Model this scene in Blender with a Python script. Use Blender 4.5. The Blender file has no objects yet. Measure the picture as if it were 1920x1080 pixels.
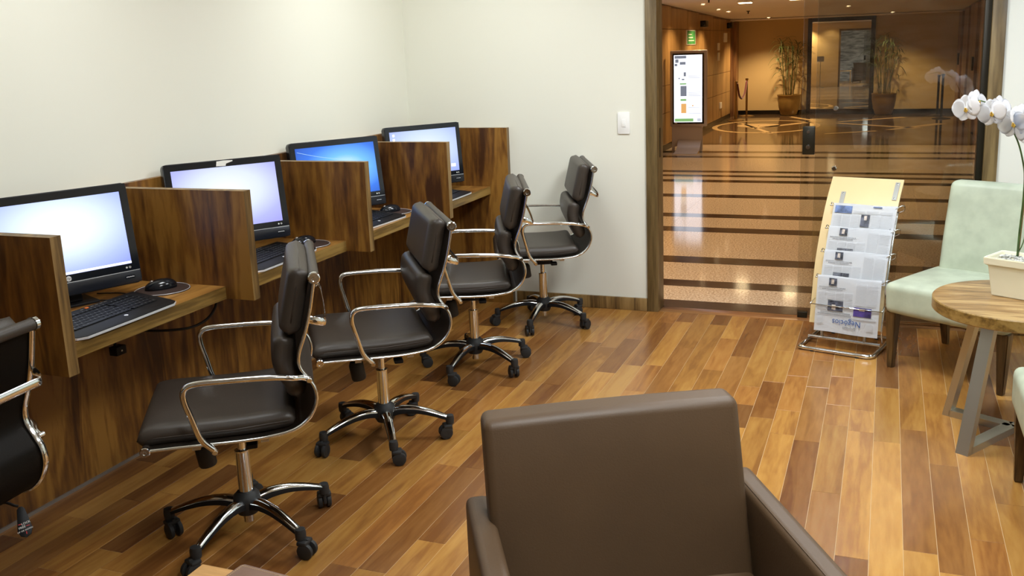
import bpy, bmesh, math, random
from mathutils import Vector, Matrix
PI = math.pi
R = math.radians
rnd = random.Random(7)
SC = bpy.context.scene
COL = SC.collection

# ------------------------------------------------------------------ camera
cam_data = bpy.data.cameras.new('camera')
cam = bpy.data.objects.new('camera', cam_data)
COL.objects.link(cam)
F_PX = 1755.0867
cam_data.sensor_width = 36.0
cam_data.lens = F_PX / 1920 * 36
cam_data.shift_x = -35.731 / 1920
cam_data.shift_y = -80.857 / 1920
cam_data.clip_start = 0.05
RC = [[0.93607, -0.34958, -0.03979], [0.35009, 0.91417, 0.20437], [-0.03507, -0.20523, 0.97808]]
_m = Matrix(((RC[0][0], RC[0][2], -RC[0][1]), (RC[1][0], RC[1][2], -RC[1][1]), (RC[2][0], RC[2][2], -RC[2][1])))
cam.matrix_world = Matrix.Translation((2.8581, -5.3688, 1.5832)) @ _m.to_4x4()
SC.camera = cam
SC.view_settings.view_transform = 'Standard'
SC.view_settings.look = 'None'
SC.view_settings.gamma = 1
SC.view_settings.use_curve_mapping = False
SC.view_settings.exposure = 0.0

# ------------------------------------------------------------------ world and large lights
world = bpy.data.worlds.new('world')
SC.world = world
world.use_nodes = True
world.node_tree.nodes['Background'].inputs[0].default_value = (0.9, 0.85, 0.75, 1)
world.node_tree.nodes['Background'].inputs[1].default_value = 0.02

def area(name, loc, sx, sy, power, col, rot=(0, 0, 0), spread=180):
    d = bpy.data.lights.new(name, 'AREA')
    d.shape = 'RECTANGLE'; d.size = sx; d.size_y = sy
    d.energy = power; d.color = col; d.spread = R(spread)
    o = bpy.data.objects.new(name, d); COL.objects.link(o)
    o.location = loc; o.rotation_euler = rot
    return o

ROOM_LIGHTS = [(1.0, -1.1, 9), (1.0, -2.9, 7.5), (2.5, -1.35, 31), (3.1, -2.7, 16), (2.75, -4.05, 22), (4.2, -1.3, 11)]
LAMP_TILT = [(22, 34), (0, 42), (6, 0), (0, 0), (12, 0), (20, 0)]
ROOM_COL = [(0.95, 0.985, 0.98), (0.95, 0.985, 0.98), (0.93, 0.98, 1.0), (0.93, 0.98, 1.0), (0.95, 0.985, 0.98), (0.62, 0.86, 1.25)]
CEIL = 2.62
for i, (x, y, p) in enumerate(ROOM_LIGHTS):
    area('room_lamp', (x, y, CEIL - (0.05 if not any(LAMP_TILT[i]) else 0.26)), 0.5, 0.5, p, ROOM_COL[i], rot=(R(LAMP_TILT[i][0]), R(LAMP_TILT[i][1]), 0), spread=160)
LOBBY_SPOTS = [(0.243, 8.987, 14), (0.196, 10.652, 14), (0.231, 11.489, 14), (0.55, 14.6, 30), (2.9, 14.6, 24),
               (2.0, 2.9, 11), (3.2, 4.8, 20), (0.9, 4.6, 22), (2.2, 7.0, 24), (3.4, 9.0, 16), (2.2, 11.5, 16), (0.36, 0.5, 30), (1.25, 0.5, 3)]
def ceil_z(y):
    return 2.32 - 0.02 * y
for i, (x, y, p) in enumerate(LOBBY_SPOTS):
    d = bpy.data.lights.new('lobby_lamp', 'SPOT')
    d.energy = p * 6.0; d.color = (1.0, 0.69, 0.36); d.spot_size = R(125); d.spot_blend = 0.6; d.shadow_soft_size = 0.05
    o = bpy.data.objects.new('lobby_lamp', d); COL.objects.link(o); o.location = (x, y, ceil_z(y) - 0.03)

# ------------------------------------------------------------------ materials
def new_mat(name):
    m = bpy.data.materials.new(name); m.use_nodes = True
    nt = m.node_tree
    return m, nt, nt.nodes['Principled BSDF']

def setp(b, **k):
    names = {'base': 'Base Color', 'rough': 'Roughness', 'metal': 'Metallic', 'spec': 'Specular IOR Level',
             'coat': 'Coat Weight', 'coatr': 'Coat Roughness', 'emit': 'Emission Color', 'es': 'Emission Strength', 'sheen': 'Sheen Weight', 'trans': 'Transmission Weight', 'ior': 'IOR', 'alpha': 'Alpha'}
    for n, v in k.items():
        if n in ('base', 'emit'): v = (*v, 1)
        b.inputs[names[n]].default_value = v

def bump(nt, b, scale, strength, dist=0.002, detail=4, vec=None, noise=None):
    n = noise or nt.nodes.new('ShaderNodeTexNoise')
    if not noise:
        n.inputs['Scale'].default_value = scale; n.inputs['Detail'].default_value = detail
        if vec: nt.links.new(vec, n.inputs['Vector'])
    bp = nt.nodes.new('ShaderNodeBump'); bp.inputs['Strength'].default_value = strength; bp.inputs['Distance'].default_value = dist
    nt.links.new(n.outputs['Fac'], bp.inputs['Height']); nt.links.new(bp.outputs[0], b.inputs['Normal'])

def simple(name, base, rough=0.5, metal=0, bscale=None, bstr=0.1, vary=0.0, vscale=6, **k):
    m, nt, b = new_mat(name)
    setp(b, base=base, rough=rough, metal=metal, **k)
    if bscale or vary:
        tc = nt.nodes.new('ShaderNodeTexCoord')
    if vary:
        n = nt.nodes.new('ShaderNodeTexNoise'); n.inputs['Scale'].default_value = vscale; n.inputs['Detail'].default_value = 5
        nt.links.new(tc.outputs['Object'], n.inputs['Vector'])
        r = nt.nodes.new('ShaderNodeValToRGB')
        r.color_ramp.elements[0].position = 0.35; r.color_ramp.elements[1].position = 0.65
        r.color_ramp.elements[0].color = (*[c * (1 - vary) for c in base], 1)
        r.color_ramp.elements[1].color = (*[min(1, c * (1 + vary)) for c in base], 1)
        nt.links.new(n.outputs['Fac'], r.inputs[0]); nt.links.new(r.outputs[0], b.inputs['Base Color'])
    if bscale: bump(nt, b, bscale, bstr, vec=tc.outputs['Object'])
    return m

def wood(name, cols, scale, rough=0.35, rand=False, knots=True, fine=1.0, coat=0.0, spec=0.5):
    """grain runs along the axis with the small scale factor; cols dark..light"""
    m, nt, b = new_mat(name)
    L = nt.links.new
    tc = nt.nodes.new('ShaderNodeTexCoord'); mp = nt.nodes.new('ShaderNodeMapping')
    L(tc.outputs['Object'], mp.inputs['Vector']); mp.inputs['Scale'].default_value = scale
    vec = mp.outputs[0]
    if rand:
        oi = nt.nodes.new('ShaderNodeObjectInfo'); mu = nt.nodes.new('ShaderNodeMath'); mu.operation = 'MULTIPLY'; mu.inputs[1].default_value = 57.3
        L(oi.outputs['Random'], mu.inputs[0])
        ad = nt.nodes.new('ShaderNodeVectorMath'); ad.operation = 'ADD'
        L(vec, ad.inputs[0]); L(mu.outputs[0], ad.inputs[1]); vec = ad.outputs[0]
    n1 = nt.nodes.new('ShaderNodeTexNoise'); n1.inputs['Scale'].default_value = 1.0; n1.inputs['Detail'].default_value = 3; n1.inputs['Distortion'].default_value = 0.6
    L(vec, n1.inputs['Vector'])
    # ring figure: fold a low-frequency noise
    m1 = nt.nodes.new('ShaderNodeMath'); m1.operation = 'MULTIPLY'; m1.inputs[1].default_value = 60 if knots else 25
    sn = nt.nodes.new('ShaderNodeMath'); sn.operation = 'SINE'
    L(n1.outputs['Fac'], m1.inputs[0]); L(m1.outputs[0], sn.inputs[0])
    n2 = nt.nodes.new('ShaderNodeTexNoise'); n2.inputs['Scale'].default_value = 6.0; n2.inputs['Detail'].default_value = 5; n2.inputs['Roughness'].default_value = 0.6
    L(vec, n2.inputs['Vector'])
    a = nt.nodes.new('ShaderNodeMath'); a.operation = 'MULTIPLY_ADD'; a.inputs[1].default_value = 0.055 * fine; L(sn.outputs[0], a.inputs[0]); L(n1.outputs['Fac'], a.inputs[2])
    a2 = nt.nodes.new('ShaderNodeMath'); a2.operation = 'MULTIPLY_ADD'; a2.inputs[1].default_value = 0.7 * fine; L(n2.outputs['Fac'], a2.inputs[0]); L(a.outputs[0], a2.inputs[2])
    rp = nt.nodes.new('ShaderNodeValToRGB'); cr = rp.color_ramp
    c0 = 0.5 + 0.35 * fine
    pos = [c0 - 0.19, c0 - 0.06, c0 + 0.06, c0 + 0.20]
    while len(cr.elements) < len(cols): cr.elements.new(0.5)
    for e, c, p in zip(cr.elements, cols, pos): e.position = p; e.color = (*c, 1)
    L(a2.outputs[0], rp.inputs[0])
    out = rp.outputs[0]
    if rand:
        r2 = nt.nodes.new('ShaderNodeValToRGB'); c2 = r2.color_ramp; c2.interpolation = 'CONSTANT'
        tones = [(0.0, (0.42, 0.36, 0.44)), (0.10, (0.55, 0.46, 0.48)), (0.24, (0.72, 0.64, 0.66)), (0.42, (0.90, 0.88, 0.84)), (0.60, (1.08, 1.06, 1.0)), (0.80, (0.92, 0.82, 0.80)), (0.90, (1.25, 1.27, 1.25))]
        while len(c2.elements) < len(tones): c2.elements.new(0.5)
        for e, (p, c) in zip(c2.elements, tones): e.position = p; e.color = (*c, 1)
        L(oi.outputs['Random'], r2.inputs[0])
        mx = nt.nodes.new('ShaderNodeMix'); mx.data_type = 'RGBA'; mx.blend_type = 'MULTIPLY'; mx.inputs['Factor'].default_value = 1.0
        L(out, mx.inputs['A']); L(r2.outputs[0], mx.inputs['B']); out = mx.outputs['Result']
    L(out, b.inputs['Base Color'])
    setp(b, rough=rough, coat=coat, coatr=0.15, spec=spec)
    bump(nt, b, 0, 0.12, 0.0008, noise=n2)
    return m

M = {}
M['wall'] = simple('wall_paint', (0.82, 0.815, 0.715), 0.7, bscale=160, bstr=0.04)
M['ceil'] = simple('ceiling_paint', (0.85, 0.84, 0.80), 0.8)
W_D = [(0.060, 0.021, 0.006), (0.145, 0.058, 0.011), (0.23, 0.102, 0.018), (0.31, 0.148, 0.028)]
M['walnut_z'] = wood('walnut_laminate_upright', W_D, (5, 5, 0.75), 0.38)
M['walnut_y'] = wood('walnut_laminate_long', [(0.13, 0.05, 0.012), (0.24, 0.105, 0.022), (0.34, 0.16, 0.034), (0.42, 0.21, 0.05)], (7, 0.8, 7), 0.35)
M['edge_band'] = wood('walnut_edge_band', [(0.10, 0.055, 0.018), (0.19, 0.11, 0.035), (0.25, 0.15, 0.05), (0.29, 0.18, 0.065)], (14, 14, 0.9), 0.4, knots=False)
M['edge_y'] = wood('walnut_edge_long', [(0.14, 0.078, 0.018), (0.24, 0.14, 0.034), (0.31, 0.19, 0.05), (0.36, 0.225, 0.065)], (14, 0.9, 14), 0.4, knots=False)
M['plank'] = wood('floor_plank', [(0.27, 0.118, 0.030), (0.35, 0.165, 0.040), (0.41, 0.205, 0.050), (0.47, 0.25, 0.066)], (7, 0.9, 7), 0.25, rand=True, fine=0.72, spec=0.5)
M['threshold'] = wood('threshold_wood', [(0.12, 0.05, 0.02), (0.2, 0.09, 0.035), (0.27, 0.13, 0.05), (0.3, 0.15, 0.06)], (0.9, 10, 10), 0.28, spec=0.5)
M['frame_wood'] = wood('door_frame_wood', [(0.11, 0.072, 0.026), (0.16, 0.105, 0.04), (0.20, 0.135, 0.052), (0.24, 0.165, 0.065)], (9, 9, 0.7), 0.4, knots=False)
M['table_wood'] = wood('table_top_wood', [(0.14, 0.075, 0.026), (0.26, 0.145, 0.05), (0.36, 0.22, 0.085), (0.44, 0.29, 0.12)], (0.9, 8, 8), 0.3)
M['leg_wood'] = wood('chair_leg_wood', [(0.05, 0.026, 0.009), (0.09, 0.048, 0.015), (0.13, 0.07, 0.022), (0.16, 0.09, 0.03)], (12, 12, 1), 0.35, knots=False)
M['ply'] = simple('pale_birch_board', (0.76, 0.58, 0.30), 0.4, vary=0.05, vscale=3)
M['chrome'] = simple('polished_chrome', (0.83, 0.87, 0.90), 0.10, 1)
M['steel'] = simple('brushed_steel', (0.52, 0.51, 0.45), 0.36, 0.9, bscale=90, bstr=0.05)
M['leather'] = simple('dark_brown_leather', (0.044, 0.034, 0.026), 0.42, bscale=220, bstr=0.18, spec=0.5)
M['leather_brown'] = simple('brown_leatherette', (0.088, 0.050, 0.023), 0.5, bscale=260, bstr=0.15, vary=0.08, vscale=5)
M['black'] = simple('black_plastic', (0.008, 0.008, 0.009), 0.5, bscale=300, bstr=0.03, spec=0.25)
M['rubber'] = simple('black_rubber', (0.018, 0.018, 0.018), 0.6, bscale=200, bstr=0.03)
M['legend'] = simple('key_legend_print', (0.12, 0.125, 0.13), 0.5)
M['gloss'] = simple('gloss_black_plastic', (0.008, 0.010, 0.014), 0.12)
M['bezel'] = simple('monitor_black_plastic', (0.010, 0.012, 0.018), 0.25)
M['silver'] = simple('silver_trim', (0.80, 0.81, 0.83), 0.3, 0.25)
M['mint'] = simple('pale_mint_leatherette', (0.46, 0.51, 0.385), 0.42, bscale=180, bstr=0.1, vary=0.10, vscale=11)
M['cream'] = simple('cream_ceramic', (0.86, 0.82, 0.62), 0.25, vary=0.03)
M['white_plastic'] = simple('white_plastic', (0.9, 0.9, 0.88), 0.35)
def petal_mat():
    m = bpy.data.materials.new('white_petal'); m.use_nodes = True; nt = m.node_tree; L = nt.links.new
    b = nt.nodes['Principled BSDF']; b.inputs['Base Color'].default_value = (0.95, 0.94, 0.95, 1); b.inputs['Roughness'].default_value = 0.6
    t = nt.nodes.new('ShaderNodeBsdfTranslucent'); t.inputs[0].default_value = (0.95, 0.95, 0.96, 1)
    mx = nt.nodes.new('ShaderNodeMixShader'); mx.inputs[0].default_value = 0.42
    L(b.outputs[0], mx.inputs[1]); L(t.outputs[0], mx.inputs[2]); L(mx.outputs[0], nt.nodes['Material Output'].inputs[0])
    return m
M['petal'] = petal_mat()
M['lip'] = simple('yellow_orchid_lip', (0.80, 0.45, 0.05), 0.5, vary=0.5, vscale=120)
M['stem'] = simple('green_stem', (0.06, 0.12, 0.03), 0.4, vary=0.3, vscale=30)
M['stake'] = simple('bamboo_stake', (0.35, 0.22, 0.08), 0.5)
M['pebble'] = simple('grey_pebbles', (0.42, 0.42, 0.38), 0.5, vary=0.5, vscale=40)
M['paper'] = simple('newsprint', (0.84, 0.86, 0.89), 0.75, bscale=60, bstr=0.05)
M['ink'] = simple('newsprint_ink', (0.20, 0.21, 0.23), 0.8)
M['ink_light'] = simple('newsprint_column_text', (0.60, 0.62, 0.65), 0.8)
M['ink_blue'] = simple('blue_masthead_ink', (0.03, 0.09, 0.30), 0.8)
M['photo_dark'] = simple('newspaper_photo', (0.06, 0.065, 0.09), 0.6, vary=0.9, vscale=45)
M['photo_blue'] = simple('newspaper_blue_photo', (0.10, 0.15, 0.30), 0.6, vary=0.6, vscale=30)
M['photo_skin'] = simple('newspaper_photo_light', (0.55, 0.48, 0.42), 0.6, vary=0.3, vscale=90)
M['photo_purple'] = simple('newspaper_purple_photo', (0.05, 0.03, 0.16), 0.6, vary=0.6, vscale=30)
M['plate'] = simple('zinc_plate', (0.45, 0.46, 0.44), 0.3, 0.8)
M['light_wood'] = wood('light_table_wood', [(0.62, 0.34, 0.12), (0.74, 0.43, 0.17), (0.82, 0.50, 0.21), (0.88, 0.56, 0.26)], (0.9, 8, 8), 0.3)
M['folder'] = simple('brown_folder_leather', (0.24, 0.145, 0.105), 0.4, bscale=200, bstr=0.1)
M['red'] = simple('red_print', (0.6, 0.02, 0.02), 0.5)
M['white_ink'] = simple('white_print', (0.85, 0.85, 0.8), 0.5)
M['orange'] = simple('orange_mark', (0.9, 0.2, 0.02), 0.5)
M['mousepad'] = simple('dark_mouse_pad', (0.045, 0.026, 0.022), 0.55)
M['grey_edge'] = simple('grey_skirting_strip', (0.30, 0.27, 0.24), 0.35, 0.5)
M['floor_gap'] = simple('plank_joint_glint', (0.66, 0.47, 0.25), 0.25)  # pale colour stands in for the bright glint along the plank seams
M['bronze'] = simple('dark_bronze_profile', (0.022, 0.018, 0.010), 0.35, 0.4)
M['lobby_beige'] = simple('lobby_beige_plaster', (0.66, 0.50, 0.25), 0.65, bscale=60, bstr=0.05)
M['lobby_ceiling'] = simple('lobby_ceiling_plaster', (0.86, 0.80, 0.78), 0.7)
M['lobby_panel'] = wood('lobby_maple_panel', [(0.30, 0.17, 0.06), (0.36, 0.21, 0.075), (0.41, 0.245, 0.09), (0.46, 0.28, 0.11)], (3, 3, 0.5), 0.35, knots=False)
M['lobby_dark_panel'] = wood('lobby_red_wood_panel', [(0.08, 0.030, 0.012), (0.13, 0.05, 0.02), (0.18, 0.07, 0.028), (0.22, 0.09, 0.035)], (3, 3, 0.5), 0.4, knots=False)
M['lobby_mid_panel'] = wood('lobby_tan_wood_panel', [(0.22, 0.11, 0.045), (0.28, 0.14, 0.06), (0.32, 0.17, 0.07), (0.36, 0.19, 0.08)], (3, 3, 0.5), 0.4, knots=False)
M['black_stone'] = simple('polished_black_stone', (0.006, 0.006, 0.006), 0.12)
M['brass'] = simple('aged_brass', (0.42, 0.29, 0.12), 0.28, 1)
M['rope'] = simple('wine_red_velvet', (0.12, 0.012, 0.010), 0.8, sheen=0.5)
M['terracotta'] = simple('glazed_ochre_pot', (0.30, 0.19, 0.055), 0.3, vary=0.12, vscale=5)
M['leaf'] = simple('palm_leaf', (0.045, 0.075, 0.018), 0.5, vary=0.3, vscale=20)
M['cane'] = simple('palm_cane', (0.10, 0.095, 0.03), 0.5, vary=0.3, vscale=20)
M['mirror_frame'] = simple('carved_dark_frame', (0.035, 0.020, 0.010), 0.35, vary=0.7, vscale=45, bscale=50, bstr=0.6)
M['mirror'] = simple('mirror_glass', (0.92, 0.92, 0.90), 0.005, 1)
M['kiosk_metal'] = simple('kiosk_grey_metal', (0.50, 0.46, 0.48), 0.4, 0.3, bscale=20, bstr=0.05)
M['green_print'] = simple('green_sign_print', (0.05, 0.28, 0.08), 0.5, vary=0.3, vscale=12)

def granite(name, cols, rough, scale):
    m, nt, b = new_mat(name); L = nt.links.new
    tc = nt.nodes.new('ShaderNodeTexCoord')
    v = nt.nodes.new('ShaderNodeTexNoise'); v.inputs['Scale'].default_value = scale; v.inputs['Detail'].default_value = 3; v.inputs['Roughness'].default_value = 0.8
    L(tc.outputs['Object'], v.inputs['Vector'])
    r = nt.nodes.new('ShaderNodeValToRGB'); cr = r.color_ramp
    while len(cr.elements) < len(cols): cr.elements.new(0.5)
    for e, (p, c) in zip(cr.elements, cols): e.position = p; e.color = (*c, 1)
    L(v.outputs['Fac'], r.inputs[0]); L(r.outputs[0], b.inputs['Base Color'])
    setp(b, rough=rough, spec=0.6)
    return m
M['granite'] = granite('speckled_granite', [(0.33, (0.16, 0.11, 0.07)), (0.43, (0.42, 0.32, 0.23)), (0.52, (0.58, 0.48, 0.36)), (0.64, (0.76, 0.66, 0.54))], 0.09, 75)
M['granite_dark'] = granite('dark_granite_band', [(0.35, (0.022, 0.014, 0.010)), (0.7, (0.05, 0.035, 0.026))], 0.10, 85)
M['granite_brown'] = granite('brown_granite', [(0.35, (0.07, 0.045, 0.025)), (0.7, (0.17, 0.11, 0.06))], 0.08, 60)
M['granite_gold'] = granite('golden_granite', [(0.35, (0.75, 0.50, 0.22)), (0.7, (0.90, 0.65, 0.32))], 0.25, 20)

def stone():
    m, nt, b = new_mat('rough_grey_stone'); L = nt.links.new
    tc = nt.nodes.new('ShaderNodeTexCoord'); mp = nt.nodes.new('ShaderNodeMapping'); mp.inputs['Scale'].default_value = (1, 1, 4)
    L(tc.outputs['Object'], mp.inputs[0])
    n = nt.nodes.new('ShaderNodeTexNoise'); n.inputs['Scale'].default_value = 3; n.inputs['Detail'].default_value = 8; L(mp.outputs[0], n.inputs['Vector'])
    r = nt.nodes.new('ShaderNodeValToRGB'); r.color_ramp.elements[0].color = (0.12, 0.115, 0.11, 1); r.color_ramp.elements[1].color = (0.70, 0.69, 0.67, 1)
    r.color_ramp.elements[0].position = 0.3; r.color_ramp.elements[1].position = 0.7
    L(n.outputs['Fac'], r.inputs[0]); L(r.outputs[0], b.inputs['Base Color']); setp(b, rough=0.8)
    bump(nt, b, 0, 0.8, 0.02, noise=n)
    return m
M['stone'] = stone()

def glass(name, tint):
    m = bpy.data.materials.new(name); m.use_nodes = True; nt = m.node_tree; nt.nodes.clear(); L = nt.links.new
    o = nt.nodes.new('ShaderNodeOutputMaterial'); t = nt.nodes.new('ShaderNodeBsdfTransparent'); t.inputs[0].default_value = (*tint, 1)
    g = nt.nodes.new('ShaderNodeBsdfGlossy'); g.inputs['Roughness'].default_value = 0.0
    fr = nt.nodes.new('ShaderNodeFresnel'); fr.inputs['IOR'].default_value = 1.62
    mx = nt.nodes.new('ShaderNodeMixShader')
    L(fr.outputs[0], mx.inputs[0]); L(t.outputs[0], mx.inputs[1]); L(g.outputs[0], mx.inputs[2]); L(mx.outputs[0], o.inputs[0])
    return m
M['glass'] = glass('clear_door_glass', (0.90, 0.91, 0.90))
M['glass_edge'] = simple('polished_glass_edge', (0.80, 0.88, 0.84), 0.2)

def emissive(name, col, s):
    m, nt, b = new_mat(name); setp(b, base=(0, 0, 0), rough=0.4, emit=col, es=s); return m
M['lamp'] = emissive('lit_diffuser', (0.95, 0.98, 1.0), 7)
M['spot'] = emissive('lit_spot', (1.0, 0.75, 0.42), 25)

def screen_mat(name, stops, strength, w, h, centre=(0, 0), arc=None):
    """gradient from a bright centre to tinted corners, on a screen of size w x h (object coordinates y, z)"""
    m, nt, b = new_mat(name); L = nt.links.new
    tc = nt.nodes.new('ShaderNodeTexCoord'); mp = nt.nodes.new('ShaderNodeMapping')
    mp.inputs['Location'].default_value = (0, -centre[0], -centre[1]); mp.inputs['Scale'].default_value = (0, 2 / w, 2 / h)
    L(tc.outputs['Object'], mp.inputs[0])
    ln = nt.nodes.new('ShaderNodeVectorMath'); ln.operation = 'LENGTH'; L(mp.outputs[0], ln.inputs[0])
    dv = nt.nodes.new('ShaderNodeMath'); dv.operation = 'DIVIDE'; dv.inputs[1].default_value = 1.9; L(ln.outputs['Value'], dv.inputs[0])
    r = nt.nodes.new('ShaderNodeValToRGB'); cr = r.color_ramp
    while len(cr.elements) < len(stops): cr.elements.new(0.5)
    for e, (p, c) in zip(cr.elements, stops): e.position = p; e.color = (*c, 1)
    L(dv.outputs[0], r.inputs[0])
    L(r.outputs[0], b.inputs['Emission Color'])
    setp(b, base=(0.01, 0.01, 0.012), rough=0.2, es=strength)
    return m
SW, SH = 0.447, 0.262
M['screen_a'] = screen_mat('pale_blue_screen', [(0, (1.0, 1.0, 1.0)), (0.3, (0.76, 0.89, 1.0)), (0.58, (0.44, 0.54, 1.0)), (0.85, (0.24, 0.30, 0.95))], 1.22, SW, SH, (0.02, 0.22))
M['screen_b'] = screen_mat('pale_violet_screen', [(0, (0.95, 1.0, 1.0)), (0.35, (0.74, 0.82, 1.0)), (0.6, (0.47, 0.50, 0.97)), (0.9, (0.34, 0.32, 0.85))], 1.1, SW, SH, (0.0, 0.2))
M['screen_c'] = screen_mat('deep_blue_screen', [(0, (0.75, 0.95, 1.0)), (0.28, (0.16, 0.50, 0.98)), (0.55, (0.03, 0.17, 0.75)), (0.95, (0.008, 0.04, 0.35))], 1.2, SW, SH, (0.20, 0.075))
M['screen_d'] = screen_mat('ice_blue_screen', [(0, (0.9, 0.98, 1.0)), (0.4, (0.62, 0.75, 1.0)), (0.7, (0.40, 0.50, 0.98)), (0.95, (0.20, 0.28, 0.9))], 1.05, SW, SH, (0.03, 0.15))
M['screen_white'] = emissive('white_screen_pixels', (1, 1, 1), 1.6)
M['screen_arc'] = emissive('light_blue_arc', (0.5, 0.8, 1), 1.0)
M['kiosk_screen'] = emissive('kiosk_lit_white', (0.88, 0.90, 1.0), 1.5)
M['kiosk_img'] = emissive('kiosk_lit_grey_print', (0.20, 0.22, 0.27), 1.0)
M['kiosk_img2'] = emissive('kiosk_lit_orange_print', (0.85, 0.45, 0.15), 1.0)
M['kiosk_green'] = emissive('kiosk_lit_green_print', (0.25, 0.50, 0.18), 1.0)
M['kiosk_text'] = emissive('kiosk_lit_pale_text', (0.62, 0.65, 0.74), 1.0)

# ------------------------------------------------------------------ mesh helpers
def finish(name, bm, mat, parent=None, smooth=False, loc=None, rot=None, angle=None):
    me = bpy.data.meshes.new(name)
    bmesh.ops.recalc_face_normals(bm, faces=bm.faces)
    bm.to_mesh(me); bm.free()
    mats = mat if isinstance(mat, (list, tuple)) else [mat]
    for m_ in mats: me.materials.append(m_)
    if smooth:
        for p in me.polygons: p.use_smooth = True
        if angle: me.set_sharp_from_angle(angle=R(angle))
    o = bpy.data.objects.new(name, me); COL.objects.link(o)
    if parent: o.parent = parent
    if loc: o.location = loc
    if rot: o.rotation_euler = rot
    return o

def empty(name, loc=(0, 0, 0), rz=0, parent=None):
    o = bpy.data.objects.new(name, None); COL.objects.link(o)
    o.empty_display_size = 0.1
    o.location = loc; o.rotation_euler = (0, 0, rz)
    if parent: o.parent = parent
    return o

def tag(o, label=None, cat=None, group=None, kind=None):
    if label: o['label'] = label
    if cat: o['category'] = cat
    if group: o['group'] = group
    if kind: o['kind'] = kind
    return o

def box(bm, lo, hi, mi=0, M4=None, bev=0.0, seg=2):
    lo = Vector(lo); hi = Vector(hi)
    c = (lo + hi) / 2; s = hi - lo
    mat = Matrix.Translation(c) @ Matrix.Diagonal((s.x, s.y, s.z, 1))
    r = bmesh.ops.create_cube(bm, size=1, matrix=mat)
    vs = r['verts']
    fs = set(f for v in vs for f in v.link_faces)
    if bev > 0:
        es = list(set(e for v in vs for e in v.link_edges))
        rb = bmesh.ops.bevel(bm, geom=es, offset=bev, segments=seg, profile=0.5, affect='EDGES')
        fs = set(rb['faces']) | set(f for f in fs if f.is_valid)
        vs = list(set(v for f in fs for v in f.verts))
    for f in fs: f.material_index = mi
    if M4 is not None:
        bmesh.ops.transform(bm, matrix=M4, verts=list(set(v for v in vs if v.is_valid)))
    return vs

def catmull(pts, n=6, closed=False):
    pts = [Vector(p) for p in pts]
    out = []
    N = len(pts)
    rng = range(N if closed else N - 1)
    for i in rng:
        p0 = pts[(i - 1) % N] if (closed or i > 0) else pts[0] * 2 - pts[1]
        p1 = pts[i]; p2 = pts[(i + 1) % N]
        p3 = pts[(i + 2) % N] if (closed or i + 2 < N) else pts[-1] * 2 - pts[-2]
        for k in range(n):
            t = k / n
            out.append(0.5 * ((2 * p1) + (-p0 + p2) * t + (2 * p0 - 5 * p1 + 4 * p2 - p3) * t * t + (-p0 + 3 * p1 - 3 * p2 + p3) * t ** 3))
    if not closed: out.append(pts[-1])
    return out

def tube(bm, pts, r, sides=10, closed=False, caps=True, mi=0, flat=None, up=None):
    """tube along pts; r number or list; flat=(a,b) gives an elliptical section: a along 'up', b across"""
    pts = [Vector(p) for p in pts]
    n = len(pts); rings = []
    prev = None
    for i, p in enumerate(pts):
        if closed: t = (pts[(i + 1) % n] - pts[i - 1]).normalized()
        else:
            t = (pts[min(i + 1, n - 1)] - pts[max(i - 1, 0)]).normalized()
        if up is not None:
            u = (up - up.dot(t) * t)
            if u.length < 1e-4: u = Vector((1, 0, 0)) - t.x * t
            u.normalize()
        elif prev is None:
            a = Vector((0, 0, 1)) if abs(t.z) < 0.9 else Vector((1, 0, 0))
            u = (a - a.dot(t) * t).normalized()
        else:
            u = (prev - prev.dot(t) * t).normalized()
        prev = u; w = t.cross(u)
        rr = r[i] if isinstance(r, (list, tuple)) else r
        ra, rb = (flat if flat else (rr, rr))
        rings.append([bm.verts.new(p + u * ra * math.cos(2 * PI * k / sides) + w * rb * math.sin(2 * PI * k / sides)) for k in range(sides)])
    for i in range(n if closed else n - 1):
        a = rings[i]; b_ = rings[(i + 1) % n]
        for k in range(sides):
            f = bm.faces.new((a[k], a[(k + 1) % sides], b_[(k + 1) % sides], b_[k])); f.material_index = mi
    if caps and not closed:
        bm.faces.new(list(reversed(rings[0]))).material_index = mi; bm.faces.new(rings[-1]).material_index = mi

def lathe(bm, prof, sides=20, M4=None, mi=0):
    rings = []
    for (r, z) in prof:
        if r < 1e-6: rings.append([bm.verts.new((0, 0, z))])
        else: rings.append([bm.verts.new((r * math.cos(2 * PI * k / sides), r * math.sin(2 * PI * k / sides), z)) for k in range(sides)])
    for a, b_ in zip(rings, rings[1:]):
        for k in range(sides):
            k2 = (k + 1) % sides
            if len(a) == 1 and len(b_) == 1: continue
            if len(a) == 1: f = bm.faces.new((a[0], b_[k2], b_[k]))
            elif len(b_) == 1: f = bm.faces.new((a[k], a[k2], b_[0]))
            else: f = bm.faces.new((a[k], a[k2], b_[k2], b_[k]))
            f.material_index = mi
    if M4 is not None:
        bmesh.ops.transform(bm, matrix=M4, verts=[v for r_ in rings for v in r_])

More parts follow.
